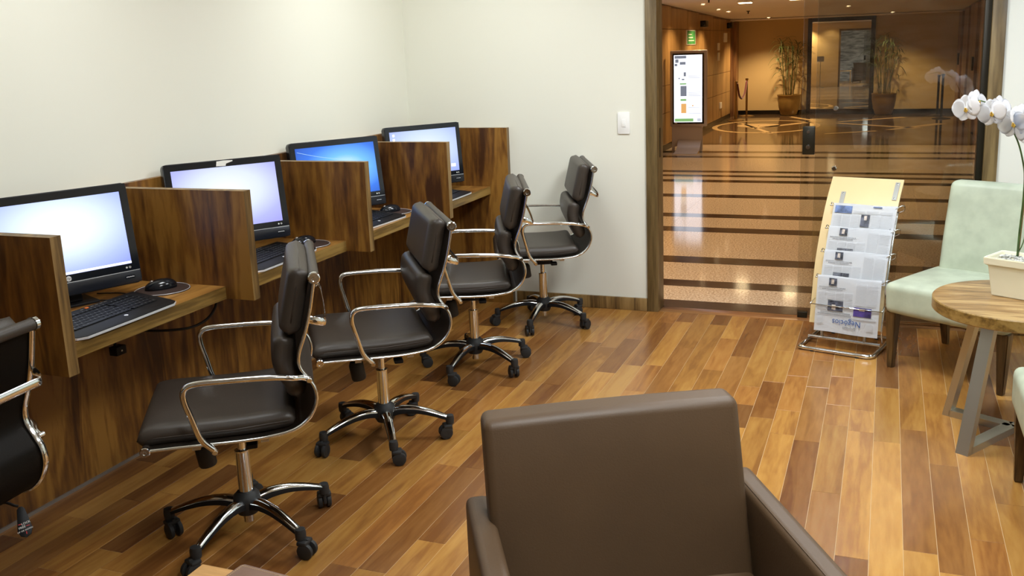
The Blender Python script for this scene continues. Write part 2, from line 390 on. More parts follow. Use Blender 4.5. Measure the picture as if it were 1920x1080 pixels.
def prism(bm, poly, z0, z1, mi=0, M4=None, bev=0.0):
    lo = [bm.verts.new((x, y, z0)) for x, y in poly]; hi = [bm.verts.new((x, y, z1)) for x, y in poly]
    fs = [bm.faces.new(list(reversed(lo))), bm.faces.new(hi)]
    n = len(poly)
    for k in range(n): fs.append(bm.faces.new((lo[k], lo[(k + 1) % n], hi[(k + 1) % n], hi[k])))
    vs = lo + hi
    if bev:
        es = [e for e in set(e for v in vs for e in v.link_edges) if (e.verts[0].co.z == e.verts[1].co.z)]
        rb = bmesh.ops.bevel(bm, geom=es, offset=bev, segments=2, profile=0.5, affect='EDGES')
        fs = list(set(rb['faces']) | set(f for f in fs if f.is_valid)); vs = list(set(v for f in fs for v in f.verts))
    for f in fs: f.material_index = mi
    if M4 is not None: bmesh.ops.transform(bm, matrix=M4, verts=vs)

def rrect(w, h, r, seg=5, cx=0, cy=0):
    pts = []
    for (sx, sy, a0) in ((1, 1, 0), (-1, 1, 90), (-1, -1, 180), (1, -1, 270)):
        for k in range(seg + 1):
            a = R(a0 + 90 * k / seg)
            pts.append((cx + sx * (w / 2 - r) + r * math.cos(a), cy + sy * (h / 2 - r) + r * math.sin(a)))
    return pts

def B(name, lo, hi, mat, parent=None, bev=0.0, smooth=False, seg=2):
    bm = bmesh.new(); box(bm, lo, hi, bev=bev, seg=seg)
    return finish(name, bm, mat, parent, smooth=smooth or bev > 0, angle=40 if bev else None)

def cushion(name, w, d, h, mat, parent, Mx=None, bev=0.02, puff=0.010, taper=None, warp=None, n=10):
    """rounded pad: x in [-w/2,w/2], y in [-d/2,d/2], z in [-h/2,h/2]; subdivided and slightly puffed"""
    bm = bmesh.new()
    r = bmesh.ops.create_cube(bm, size=1, matrix=Matrix.Diagonal((w, d, h, 1)))
    bmesh.ops.bevel(bm, geom=list(bm.edges), offset=bev, segments=4, profile=0.5, affect='EDGES')
    # slice the long faces so the surface can swell
    for ax, L_ in ((0, w), (1, d), (2, h)):
        for k in range(1, n):
            p = -L_ / 2 + bev + (L_ - 2 * bev) * k / n
            co = [0, 0, 0]; no = [0, 0, 0]; co[ax] = p; no[ax] = 1
            if ax == 2 and k % 3: continue
            bmesh.ops.bisect_plane(bm, geom=list(bm.verts) + list(bm.edges) + list(bm.faces), plane_co=co, plane_no=no)
    for v in bm.verts:
        x, y, z = v.co
        fx = max(0, 1 - (2 * x / w) ** 2); fy = max(0, 1 - (2 * y / d) ** 2)
        v.co.z += puff * (1 if z > 0 else -1) * (fx * fy) ** 0.5 * min(1, abs(z) / (h / 2))
        if taper: taper(v)
        if warp: warp(v)
    if Mx is not None: bmesh.ops.transform(bm, matrix=Mx, verts=bm.verts)
    return finish(name, bm, mat, parent, smooth=True)

def text_mesh(s, size, name, mat, parent, M4, extrude=0.0004, font_shear=0, sx=1.0, align='CENTER'):
    cu = bpy.data.curves.new(name, 'FONT'); cu.body = s; cu.size = size; cu.extrude = extrude; cu.align_x = align; cu.align_y = 'CENTER'; cu.shear = font_shear; cu.resolution_u = 2
    to = bpy.data.objects.new(name + '_tmp', cu); COL.objects.link(to)
    dg = bpy.context.evaluated_depsgraph_get(); dg.update()
    me = bpy.data.meshes.new_from_object(to.evaluated_get(dg))
    bpy.data.objects.remove(to); bpy.data.curves.remove(cu)
    me.transform(M4 @ Matrix.Diagonal((sx, 1, 1, 1)))
    me.materials.clear(); me.materials.append(mat)
    o = bpy.data.objects.new(name, me); COL.objects.link(o); o.parent = parent
    return o

def copy_tree(o, parent=None):
    c = o.copy(); COL.objects.link(c)
    if parent is not None: c.parent = parent
    for ch in list(o.children): copy_tree(ch, c)
    return c

def basis(loc, x, y, z):
    x, y, z = Vector(x), Vector(y), Vector(z)
    return Matrix(((x.x, y.x, z.x, loc[0]), (x.y, y.y, z.y, loc[1]), (x.z, y.z, z.z, loc[2]), (0, 0, 0, 1)))

# ================================================================== ROOM SHELL
# floor: base slab and separate planks
PW = 0.1004; PX0 = 0.0508
floor = B('floor', (-0.05, -6.6, -0.12), (5.05, 0.0, -0.0012), M['floor_gap'])
tag(floor, kind='structure', label='brown and honey hardwood plank floor of the computer room')
def plank_mesh(bm, x0, x1, y0, y1, top=0.0, bt=-0.012, g=0.0008, c=0.0005):
    a = [(x0 + g, y0 + g), (x1 - g, y0 + g), (x1 - g, y1 - g), (x0 + g, y1 - g)]
    b_ = [(x0 + g + c, y0 + g + c), (x1 - g - c, y0 + g + c), (x1 - g - c, y1 - g - c), (x0 + g + c, y1 - g - c)]
    v0 = [bm.verts.new((x, y, bt)) for x, y in a]; v1 = [bm.verts.new((x, y, top - c * 0.8)) for x, y in a]; v2 = [bm.verts.new((x, y, top)) for x, y in b_]
    bm.faces.new(list(reversed(v0))); bm.faces.new(v2)
    for p, q in ((v0, v1), (v1, v2)):
        for k in range(4): bm.faces.new((p[k], p[(k + 1) % 4], q[(k + 1) % 4], q[k]))
far_bm = bmesh.new(); n_pl = 0; planks = []
for i in range(50):
    x0 = PX0 + (i - 1) * PW; x1 = x0 + PW
    if x0 > 4.95: break
    x1 = min(x1, 5.0); x0 = max(x0, -0.01)
    y = 0.0 - rnd.uniform(0.1, 0.9); ys = [0.0, y]
    while y > -6.5:
        y -= rnd.choice([0.25, 0.4, 0.55, 0.7, 0.9, 1.1, 1.25]) * rnd.uniform(0.85, 1.15); ys.append(max(y, -6.58))
    for ya, yb in zip(ys, ys[1:]):
        if ya - yb < 0.02: continue
        xm = (x0 + x1) / 2
        seen = ya > -4.75 + max(0, (xm - 2.4)) * 0.2 and xm < 3.75 and xm > 0.0 and not (xm < 1.0 and ya < -4.3)
        if seen and n_pl < 299: planks.append((x0, x1, yb, ya)); n_pl += 1
        else: plank_mesh(far_bm, x0, x1, yb, ya)
for (x0, x1, y0, y1) in planks:
    bm = bmesh.new(); plank_mesh(bm, x0, x1, y0, y1)
    finish('plank', bm, M['plank'], floor)
o = finish('planks', far_bm, M['plank'], floor); o['kind'] = 'stuff'

def S(name, lo, hi, mat, **k):
    o = B(name, lo, hi, mat, **k); o['kind'] = 'structure'; return o
S('wall_left', (-0.12, -6.6, -0.02), (0.0, 0.12, CEIL), M['wall'])
bm = bmesh.new()
box(bm, (0.0, 0.0, -0.02), (1.552, 0.11, CEIL)); box(bm, (3.405, 0.0, -0.02), (5.0, 0.11, CEIL)); box(bm, (1.552, 0.0, 2.07), (3.405, 0.11, CEIL))
o = finish('wall_far', bm, M['wall']); tag(o, kind='structure')
S('wall_right', (5.0, -6.6, -0.02), (5.12, 0.11, CEIL), M['wall'])
S('wall_rear', (-0.12, -6.72, -0.02), (5.12, -6.6, CEIL), M['stone'])
S('ceiling', (-0.12, -6.72, CEIL), (5.12, 0.11, CEIL + 0.1), M['ceil'])
S('baseboard_far', (0.702, -0.016, 0.0), (1.549, 0.0, 0.078), M['edge_band'], bev=0.003)
S('baseboard_right', (4.984, -6.58, 0.0), (5.0, -0.02, 0.078), M['edge_y'])
S('baseboard_far', (3.408, -0.016, 0.0), (4.98, 0.0, 0.078), M['edge_band'], bev=0.003)

# door frame, threshold, glazing
fr = empty('door_1', (2.48, 0.05, 0)); tag(fr, kind='structure')
def Fp(name, lo, hi, mat, bev=0.0):
    o = B(name, lo, hi, mat, None, bev); o.parent = fr; o.matrix_parent_inverse = Matrix.Translation((-2.48, -0.05, 0)); return o
Fp('jamb', (1.552, -0.018, 0.0), (1.618, 0.135, 2.0), M['frame_wood'], 0.002)
Fp('jamb', (3.340, -0.018, 0.0), (3.405, 0.135, 2.0), M['frame_wood'], 0.002)
Fp('header', (1.552, -0.018, 2.0), (3.405, 0.135, 2.07), M['frame_wood'], 0.002)
Fp('threshold', (1.618, 0.0005, -0.02), (3.340, 0.108, 0.001), M['threshold'], 0.001)
Fp('strike_plate', (1.6175, 0.045, 0.93), (1.6205, 0.07, 1.10), M['bronze'])
Fp('bronze_profile', (3.308, 0.02, 0.0), (3.340, 0.115, 2.0), M['bronze'], 0.002)

win = empty('window_1', (2.9, 0.05, 0)); tag(win, kind='structure', label='fixed glass panel beside the doorway')
def Wp(par, pl_, name, bm, mat, smooth=False):
    o = finish(name, bm, mat, par, smooth=smooth, angle=40 if smooth else None); o.matrix_parent_inverse = Matrix.Translation([-c for c in pl_]); return o
def pane(par, pl_, x0, x1, y0, y1, z0, z1):
    bm = bmesh.new(); box(bm, (x0, y0, z0), (x1, y1, z1))
    for f in bm.faces:
        n = f.normal
        f.material_index = 1 if abs(n.y) < 0.5 else 0
    bm.normal_update()
    for f in bm.faces: f.material_index = 1 if abs(f.normal.x) > 0.5 else 0
    return Wp(par, pl_, 'pane', bm, [M['glass'], M['glass_edge']])
pane(win, (2.9, 0.05, 0), 2.494, 3.315, 0.040, 0.048, 0.012, 1.99)
bm = bmesh.new()
for (x, z) in ((2.60, 1.205), (2.60, 0.875)):
    lathe(bm, [(0.0, -0.006), (0.004, -0.006), (0.004, 0.0), (0.013, 0.0), (0.014, -0.004), (0.010, -0.008), (0.005, -0.008)], 16, basis((x, 0.040, z), (1, 0, 0), (0, 0, 1), (0, 1, 0)))
Wp(win, (2.9, 0.05, 0), 'ring_fitting', bm, M['chrome'], True)
d2 = empty('door_2', (2.85, 0.08, 0)); tag(d2, kind='structure', label='glass door leaf with dark lock standing open behind the fixed pane')
pane(d2, (2.85, 0.08, 0), 2.418, 3.30, 0.072, 0.082, 0.012, 1.99)
bm = bmesh.new(); box(bm, (2.426, 0.060, 0.948), (2.492, 0.094, 1.105), bev=0.004)
Wp(d2, (2.85, 0.08, 0), 'lock_case', bm, M['bronze'], True)
bm = bmesh.new()
lathe(bm, [(0, -.004), (0.009, -.004), (0.010, 0)], 14, basis((2.457, 0.060, 1.075), (1, 0, 0), (0, 0, 1), (0, 1, 0)))
lathe(bm, [(0, -.006), (0.012, -.006), (0.014, 0)], 14, basis((2.457, 0.060, 0.99), (1, 0, 0), (0, 0, 1), (0, 1, 0)))
box(bm, (2.454, 0.052, 0.983), (2.460, 0.056, 0.997))
Wp(d2, (2.85, 0.08, 0), 'lock_cylinder', bm, M['chrome'], True)
bm = bmesh.new(); box(bm, (2.42, 0.058, 0.0015), (2.475, 0.096, 0.035), bev=0.003)
Wp(d2, (2.85, 0.08, 0), 'bottom_patch', bm, M['bronze'], True)

# light switch
sw = empty('light_switch', (1.417, 0.0, 1.135)); tag(sw, 'white rectangular light switch on the cream wall beside the doorway', 'switch')
bm = bmesh.new(); prism(bm, rrect(0.072, 0.125, 0.006), 0, 0.009, bev=0.002, M4=basis((0, 0, 0), (1, 0, 0), (0, 0, 1), (0, -1, 0)))
finish('cover_plate', bm, M['white_plastic'], sw, True, angle=40)
bm = bmesh.new(); box(bm, (-0.012, -0.0125, -0.022), (0.012, -0.0085, 0.022), bev=0.002)
finish('rocker', bm, M['white_plastic'], sw, True, angle=40)
# ceiling lights (off frame, lighting the room)
for i, (x, y, p) in enumerate(ROOM_LIGHTS):
    t = empty('ceiling_light', (x, y, CEIL)); tag(t, 'square recessed ceiling light panel above the computer room', 'ceiling light', 'ceiling lights of the computer room')
    bm = bmesh.new()
    for s in (-1, 1):
        box(bm, (s * 0.29 - 0.02, -0.31, -0.025), (s * 0.29 + 0.02, 0.31, 0)); box(bm, (-0.27, s * 0.29 - 0.02, -0.025), (0.27, s * 0.29 + 0.02, 0))
    finish('frame', bm, M['white_plastic'], t)
    B('diffuser', (-0.27, -0.27, -0.015), (0.27, 0.27, -0.005), M['lamp'], t)

# ================================================================== DESK
DP, DD, ZT, ZB, XB, T = 0.6858, 0.5614, 1.1133, 0.7023, 0.030, 0.038
PY = [-4.3057, -3.4473, -2.589, -1.7359, -0.8883]      # near faces of the partitions
desk = empty('desk', (0, -2.2, 0)); tag(desk, 'long walnut laminate workstation desk with upright partitions along the cream wall', 'desk')
def Dpart(name, bm, mat, smooth=False):
    o = finish(name, bm, mat, desk, smooth); o.matrix_parent_inverse = Matrix.Translation((0, 2.2, 0)); return o
bm = bmesh.new(); box(bm, (0.002, -4.6, 0.0), (XB, -T - 0.001, ZT)); Dpart('back_panel', bm, M['walnut_z'])
bm = bmesh.new(); box(bm, (XB, -4.6, 0.0), (XB + 0.006, -T - 0.002, 0.012)); Dpart('skirting_strip', bm, M['grey_edge'])
for k, y in enumerate(PY + [-T - 0.001]):
    end = (k == 5)
    bm = bmesh.new(); box(bm, (XB + 0.0005 if not end else 0.002, y, 0.0 if end else ZB), (DP, y + T, ZT))
    bm.normal_update()
    for f in bm.faces:
        f.material_index = 1 if (abs(f.normal.x) > 0.5 or abs(f.normal.z) > 0.5) else 0
    Dpart('end_panel' if end else 'partition', bm, [M['walnut_z'], M['edge_band']])
ends = [-4.6] + [y + T for y in PY]
for k in range(6):
    y0 = ends[k]; y1 = (PY + [-T - 0.001])[k]
    bm = bmesh.new(); box(bm, (XB + 0.001, y0 + 0.0005, ZB - 0.0005), (DD, y1 - 0.0005, 0.75))
    bm.normal_update()
    for f in bm.faces: f.material_index = 1 if abs(f.normal.x) > 0.5 else 0
    Dpart('worktop', bm, [M['walnut_y'], M['edge_y']])

# power boxes and cables below the desk
def cable(name, pts, r, label, cat='cable', group=None):
    bm = bmesh.new(); tube(bm, catmull(pts, 8), r, 8)
    o = finish(name, bm, M['rubber'], None, True); tag(o, label, cat, group); return o
cable('power_cable', [(0.035, -2.64, 0.64), (0.12, -2.62, 0.56), (0.28, -2.545, 0.547), (0.31, -2.44, 0.55), (0.31, -2.36, 0.59), (0.30, -2.335, 0.66), (0.29, -2.33, ZB - 0.002)], 0.0055,
      'thick black cable looping below the desk of the nearest lit monitor')
def power_box(x, y, label):
    t = empty('power_box', (x, y, 0.0)); tag(t, label, 'socket box')
    bm = bmesh.new(); box(bm, (-0.02, -0.025, 0.47), (0.02, 0.025, 0.505), bev=0.003); finish('case', bm, M['black'], t, True, angle=40)
    bm = bmesh.new(); tube(bm, [(-0.01, 0, 0.50), (-0.02, 0, 0.6), (-0.02, 0, ZB - 0.002)], 0.006, 8); finish('lead', bm, M['rubber'], t, True)
    bm = bmesh.new(); box(bm, (0.02, -0.003, 0.484), (0.0215, 0.003, 0.490)); finish('pilot_light', bm, M['white_ink'], t)
    return t
power_box(0.085, -2.675, 'small black socket box hanging under the front worktop')
for (y, lab) in ((-0.98, 'black cable bundle coiled under the third worktop'), (-1.82, 'black cable bundle coiled under the second worktop')):
    bm = bmesh.new()
    for q in range(4):
        pts = [(0.12 + 0.02 * q + 0.09 * math.cos(a), y + 0.10 * math.sin(a), 0.665 - 0.006 * q + 0.004 * math.cos(3 * a)) for a in [2 * PI * i / 16 for i in range(16)]]
        tube(bm, pts, 0.006, 6, closed=True)
    tube(bm, catmull([(0.20, y + 0.05, 0.66), (0.22, y + 0.02, 0.69), (0.22, y, ZB - 0.002)], 4), 0.006, 6)
    tag(finish('cable_bundle', bm, M['rubber'], None, True), lab, 'cable')

# ================================================================== MONITORS
MW, MH = 0.506, 0.366
def make_monitor(mat, variant):
    t = empty('computer_monitor')
    # local: screen faces +X, viewer's right is +Y, tilt about the lower edge
    tl = R(variant['tilt'])
    tiltM = Matrix.Translation((0, 0, variant['z0'] - 0.75)) @ Matrix.Rotation(-tl, 4, 'Y')
    plane = tiltM @ basis((0, 0, 0), (0, 1, 0), (0, 0, 1), (1, 0, 0))      # local x->Y, y->Z, z->X
    bm = bmesh.new()
    prism(bm, rrect(MW, MH, 0.016, 5, 0, MH / 2), -0.040, -0.004, M4=plane, bev=0.004)
    finish('housing', bm, M['bezel'], t, True, angle=35)
    # front bezel frame ring
    bm = bmesh.new()
    yo = 0.074
    zs0, zs1 = yo, yo + SH
    for (a, b_, c, d) in ((-MW / 2 + 0.003, MW / 2 - 0.003, zs1 + 0.001, MH - 0.003), (-MW / 2 + 0.003, -SW / 2 - 0.001, zs0 - 0.001, zs1 + 0.001), (SW / 2 + 0.001, MW / 2 - 0.003, zs0 - 0.001, zs1 + 0.001), (-MW / 2 + 0.003, MW / 2 - 0.003, 0.049, zs0 - 0.001)):
        box(bm, (a, c, -0.004), (b_, d, 0.0), M4=plane)
    finish('bezel', bm, M['gloss'], t)
    bm = bmesh.new(); box(bm, (-MW / 2 + 0.004, 0.003, -0.004), (MW / 2 - 0.004, 0.046, 0.002), M4=plane, bev=0.0015); finish('speaker_bar', bm, M['bezel'], t, True, angle=35)
    bm = bmesh.new(); box(bm, (-MW / 2 + 0.004, 0.0462, -0.004), (MW / 2 - 0.004, 0.0478, 0.0012), M4=plane); finish('trim_line', bm, M['silver'], t)
    scr = bpy.data.objects.new('screen', None)
    bm = bmesh.new(); box(bm, (-0.0015, -SW / 2, -SH / 2), (0.0, SW / 2, SH / 2))
    scr = finish('screen', bm, mat, t)
    scr.matrix_local = tiltM @ Matrix.Translation((0.0, 0, zs0 + SH / 2))
    # badge and icons
    bm = bmesh.new(); lathe(bm, [(0.0, 0.0012), (0.0085, 0.0012), (0.0095, 0.0)], 20, plane @ Matrix.Translation((-0.125 if variant.get('badge_left') else 0.0, 0.060, 0)))
    bd = finish('badge', bm, M['silver'], t, True, angle=30)
    text_mesh('hp', 0.013, 'lettering', M['ink'], bd, plane @ Matrix.Translation((-0.125 if variant.get('badge_left') else 0.0, 0.0615, 0.0016)), font_shear=0.3)
    bm = bmesh.new()
    lathe(bm, [(0.0, 0.0008), (0.0035, 0.0008), (0.0035, 0.0)], 12, plane @ Matrix.Translation((0.203, 0.061, 0)))
    lathe(bm, [(0.0022, 0.0008), (0.0038, 0.0008), (0.0038, 0.0)], 12, plane @ Matrix.Translation((0.215, 0.061, 0)))
    finish('status_icons', bm, M['white_ink'], t)
    bm = bmesh.new(); box(bm, (0.192, 0.020, 0.0018), (0.226, 0.032, 0.0024), M4=plane)
    tl_ = finish('nameplate', bm, M['gloss'], t)
    bm = bmesh.new()
    for q in range(7): box(bm, (0.195 + q * 0.0042, 0.0245 + 0.0005 * (q % 2), 0.0024), (0.198 + q * 0.0042, 0.0275 + 0.0008 * ((q * 3) % 2), 0.0027), M4=plane)
    finish('nameplate_print', bm, M['silver'], tl_)
    # stand: foot under front and rear leg
    bm = bmesh.new()
    box(bm, (-0.155, -0.10, 0.0), (-0.02, 0.10, 0.010), bev=0.003)
    Mst = Matrix.Translation((-0.09, 0, 0.09)) @ Matrix.Rotation(R(-18), 4, 'Y')
    box(bm, (-0.012, -0.055, -0.085), (0.012, 0.055, 0.12), M4=Mst, bev=0.003)
    box(bm, (-0.09, -0.03, 0.10), (-0.035, 0.03, 0.16), bev=0.003)
    finish('stand', bm, M['black'], t, True, angle=35)
    if variant.get('icons'):
        bm = bmesh.new()
        for (z, h_) in ((0.103, 0.014), (0.078, 0.014), (-0.105, 0.018)):
            box(bm, (0.0003, -0.205 if z > 0 else 0.17, z), (0.0007, -0.192 if z > 0 else 0.20, z + h_))
        i_ = finish('desktop_icons', bm, M['screen_white'], scr)
    if variant.get('show_taskbar'):  # draws the white taskbar along the screen's lower edge
        bm = bmesh.new(); box(bm, (-SW / 2 + 0.004, zs0 + 0.001, 0.0003), (SW / 2, zs0 + 0.009, 0.0007), M4=tiltM.inverted() @ plane)
        i_ = finish('taskbar', bm, M['screen_white'], scr)
        i_.matrix_local = Matrix.Translation((0.0, 0, -(zs0 + SH / 2)))
    if variant.get('arc'):
        bm = bmesh.new(); pts = [(0.0008, -0.215 + 0.30 * u, 0.112 - 0.055 * math.sin(u * 1.6) - 0.0 * u) for u in [i / 14 for i in range(15)]]
        tube(bm, pts, 0.0009, 6); i_ = finish('wallpaper_arc', bm, M['screen_arc'], scr)
    if variant.get('sticker'):
        bm = bmesh.new()
        prism(bm, [(-0.028, -0.012), (0.012, -0.014), (0.016, -0.004), (0.045, 0.004), (0.044, 0.008), (0.004, 0.010), (-0.024, 0.008)], 0.0, 0.0008, M4=plane @ Matrix.Translation((-0.005, MH - 0.014, 0)))
        finish('torn_label', bm, M['white_ink'], t)
    return t
MON = [((0.235, -2.990), -22.9, dict(tilt=7.9, z0=0.798, show_taskbar=True, badge_left=False), 'screen_a', 'black monitor with glowing pale blue screen, nearest the camera'),
       ((0.252, -2.122), -33.5, dict(tilt=8.3, z0=0.802, sticker=True), 'screen_b', 'black monitor with a torn white label on its top bezel'),
       ((0.245, -1.228), -30.4, dict(tilt=8.5, z0=0.798, arc=True), 'screen_c', 'black monitor showing a deep blue desktop wallpaper'),
       ((0.308, -0.379), -34.0, dict(tilt=5.8, z0=0.798, icons=True), 'screen_d', 'farthest black monitor, with desktop icons on an ice blue screen')]
for (x, y), yaw, var, ms, lab in MON:
    t = make_monitor(M[ms], var); t.location = (x, y, 0.7502); t.rotation_euler = (0, 0, R(yaw))
    tag(t, lab, 'monitor', 'monitors on the workstation desk')
cable('monitor_cable', [(0.10, -2.86, 0.753), (0.20, -2.88, 0.753), (0.285, -2.86, 0.753), (0.29, -2.80, 0.753), (0.24, -2.775, 0.753), (0.15, -2.80, 0.753)], 0.0022, 'thin black cable curling on the worktop beneath the nearest monitor')

# ================================================================== KEYBOARDS, MICE
def make_keyboard():
    t = empty('keyboard')
    outl = []
    def outline(g, z):
        # x front = +, y to the right; wider at the back
        pts = [(-0.12 - g, -0.265 - g), (0.075, -0.232 - g), (0.108, -0.220 - g), (0.122 + g, -0.195), (0.124 + g, 0.0), (0.122 + g, 0.195), (0.108, 0.220 + g), (0.075, 0.232 + g), (-0.12 - g, 0.265 + g), (-0.126 - g, 0.0)]
        return pts
    tiltM = Matrix.Rotation(R(2.5), 4, 'Y') @ Matrix.Translation((0, 0, 0.008))
    bm = bmesh.new(); prism(bm, outline(0, 0), -0.0015, 0.008, M4=tiltM, bev=0.002); finish('case', bm, M['black'], t, True, angle=35)
    bm = bmesh.new(); prism(bm, outline(0.0028, 0), -0.0012, 0.0055, M4=tiltM); finish('silver_rim', bm, M['silver'], t)
    bm = bmesh.new()
    for r_ in range(6):
        x = -0.088 + r_ * 0.0235
        y = -0.222 + 0.003 * r_
        yend = 0.222 - 0.002 * r_
        c = 0
        while y < yend - 0.014:
            w = 0.0185
            if r_ == 5 and 4 <= c <= 4: w = 0.10
            if y > 0.075 and y < 0.082: y += 0.008
            if y + w > yend: break
            box(bm, (x, y, 0.0082), (x + (0.015 if r_ == 0 else 0.0195), y + w - 0.0025, 0.0118), M4=tiltM)
            y += w; c += 1
    k_ = finish('keys', bm, M['black'], t); k_['kind'] = 'stuff'
    bm = bmesh.new()
    for r_ in range(6):
        x = -0.082 + r_ * 0.0235; y = -0.215 + 0.003 * r_
        while y < 0.20:
            if rnd.random() < 0.75: box(bm, (x, y, 0.0119), (x + 0.004, y + 0.004, 0.0122), M4=tiltM)
            y += 0.0185
    k_ = finish('key_legends', bm, M['legend'], t); k_['kind'] = 'stuff'
    bm = bmesh.new(); lathe(bm, [(0, 0.0008), (0.0065, 0.0008), (0.0072, 0)], 16, tiltM @ Matrix.Translation((0.075, 0.02, 0.0085))); finish('badge', bm, M['silver'], t, True, angle=30)
    bm = bmesh.new(); box(bm, (-0.112, 0.03, 0.0085), (-0.104, 0.043, 0.0105), M4=tiltM); finish('hot_key', bm, M['orange'], t)
    bm = bmesh.new()
    for y in (0.01, 0.055, 0.075, 0.095, 0.115): box(bm, (-0.111, y, 0.0083), (-0.108, y + 0.014, 0.0088), M4=tiltM)
    finish('media_strip', bm, M['grey_edge'], t)
    return t
kb0 = make_keyboard()
KB = [((0.445, -3.065), 1, 'slim black keyboard with silver rim below the nearest monitor'),
      ((0.435, -2.165), 2, 'black keyboard half hidden behind the second partition'),
      ((0.420, -1.330), -3, 'black keyboard on the worktop of the deep blue monitor'),
      ((0.445, -0.540), 0, 'farthest black keyboard on the last worktop')]
for i, ((x, y), a, lab) in enumerate(KB):
    k = kb0 if i == 0 else copy_tree(kb0)
    k.location = (x, y, 0.7505); k.rotation_euler = (0, 0, R(a)); tag(k, lab, 'keyboard', 'keyboards on the worktops')

def make_mouse():
    t = empty('computer_mouse')
    bm = bmesh.new(); bmesh.ops.create_uvsphere(bm, u_segments=24, v_segments=14, radius=1)
    for v in bm.verts:
        x, y, z = v.co
        z = max(z, -0.25)
        v.co = Vector((x * 0.058, y * (0.033 - 0.004 * x), (z + 0.25) * 0.030 * (1 + 0.12 * x)))
    finish('shell', bm, M['gloss'], t, True)
    bm = bmesh.new(); lathe(bm, [(0, -0.004), (0.007, -0.004), (0.008, 0), (0.007, 0.004), (0, 0.004)], 16, basis((-0.030, 0, 0.0275), (1, 0, 0), (0, 0, 1), (0, 1, 0))); finish('scroll_wheel', bm, M['grey_edge'], t, True)
    return t
m0 = make_mouse()
def make_pad():
    t = empty('mouse_pad')
    pts = []
    for k in range(32):
        a = 2 * PI * k / 32
        pts.append((0.10 * math.cos(a) * (1.0 + 0.08 * math.cos(a)), 0.10 * math.sin(a)))
    bm = bmesh.new(); prism(bm, pts, 0, 0.003, bev=0.0008); finish('surface', bm, M['mousepad'], t, True, angle=30)
    bm = bmesh.new(); tube(bm, [(x * 0.975, y * 0.975, 0.0032) for x, y in pts], 0.0012, 6, closed=True); finish('stitched_edge', bm, M['silver'], t, True)
    return t
pad0 = make_pad()
for i, (x, y, mx, my, a, l1, l2) in enumerate([
        (0.350, -2.690, 0.345, -2.685, 50, 'glossy black mouse beside the nearest keyboard', 'round dark mouse pad on the nearest worktop'),
        (0.430, -1.855, 0.410, -1.850, 55, 'glossy black mouse on the second worktop, behind the nearest partitions', 'round dark mouse pad on the second worktop'),
        (0.400, -1.005, 0.385, -1.000, 50, 'glossy black mouse on the third worktop beside a partition', 'round dark mouse pad on the third worktop')]):
    p_ = pad0 if i == 0 else copy_tree(pad0); p_.location = (x, y, 0.7503); tag(p_, l2, 'mouse pad', 'mouse pads on the worktops')
    q_ = m0 if i == 0 else copy_tree(m0); q_.location = (mx, my, 0.7536); q_.rotation_euler = (0, 0, R(a)); tag(q_, l1, 'mouse', 'computer mice on the worktops')

# ================================================================== OFFICE CHAIRS
RAIL = [(.254, .447), (.17, .446), (.057, .443), (-.03, .441), (-.107, .444), (-.18, .456), (-.229, .489), (-.254, .54), (-.251, .585), (-.234, .617), (-.213, .655), (-.213, .695), (-.235, .755), (-.256, .825), (-.277, .927)]
HW = 0.262
def rail_pt(t):
    pts = catmull([(x, 0, z) for x, z in RAIL], 8)
    return pts
RP = rail_pt(0)
def along(z0, z1, off):
    """points on the upper rail between two heights, shifted forward by off"""
    up = [p for p in RP[8 * 6:] if z0 <= p.z <= z1]
    return [(p.x + off, p.z) for p in up]
def pad_sheet(name, path, thick, halfw, mat, parent, n=9, edge=0.022):
    """a soft pad: follows path [(x,z,nx,nz)] with a rounded cross-section"""
    bm = bmesh.new(); rings = []
    P = [Vector((x, 0, z)) for x, z in path]; L_ = [0]
    for a, b_ in zip(P, P[1:]): L_.append(L_[-1] + (b_ - a).length)
    tot = L_[-1]
    ncols = 17; pn = None
    for i, p in enumerate(P):
        t = (P[min(i + 1, len(P) - 1)] - P[max(i - 1, 0)]).normalized(); nrm = Vector((t.z, 0, -t.x))
        if pn is None:
            if nrm.x + nrm.z < 0: nrm = -nrm
        elif nrm.dot(pn) < 0: nrm = -nrm
        pn = nrm
        s = min(L_[i], tot - L_[i]); e = min(1, s / edge); prof = math.sqrt(max(0, 1 - (1 - e) ** 2))
        ring = []
        for side in (1, -1):
            cols = range(ncols) if side == 1 else range(ncols - 2, 0, -1)
            for k in cols:
                u = -1 + 2 * k / (ncols - 1)
                u = math.copysign(1 - (1 - abs(u)) ** 1.6, u)
                y = u * halfw * (0.985 + 0.015 * prof)
                ee = min(1, (1 - abs(u)) * halfw / edge); pr2 = math.sqrt(max(0, 1 - (1 - ee) ** 2))
                th = thick / 2 * (0.12 + 0.88 * prof * pr2) * (1.0 + 0.12 * (1 - u * u) * prof)
                ring.append(bm.verts.new(p + nrm * th * side + Vector((0, y, 0))))
        rings.append(ring)
    m_ = len(rings[0])
    for a, b_ in zip(rings, rings[1:]):
        for k in range(m_): bm.faces.new((a[k], a[(k + 1) % m_], b_[(k + 1) % m_], b_[k]))
    bm.faces.new(list(reversed(rings[0]))); bm.faces.new(rings[-1])
    return finish(name, bm, mat, parent, smooth=True)
def dense(path, step=0.006):
    path = [(p.x, p.z) for p in catmull([(x, 0, z) for x, z in path], 5)]
    out = []
    for (a, b_) in zip(path, path[1:]):
        d = math.hypot(b_[0] - a[0], b_[1] - a[1]); n = max(1, int(d / step))
        for k in range(n): out.append((a[0] + (b_[0] - a[0]) * k / n, a[1] + (b_[1] - a[1]) * k / n))
    out.append(path[-1]); return out

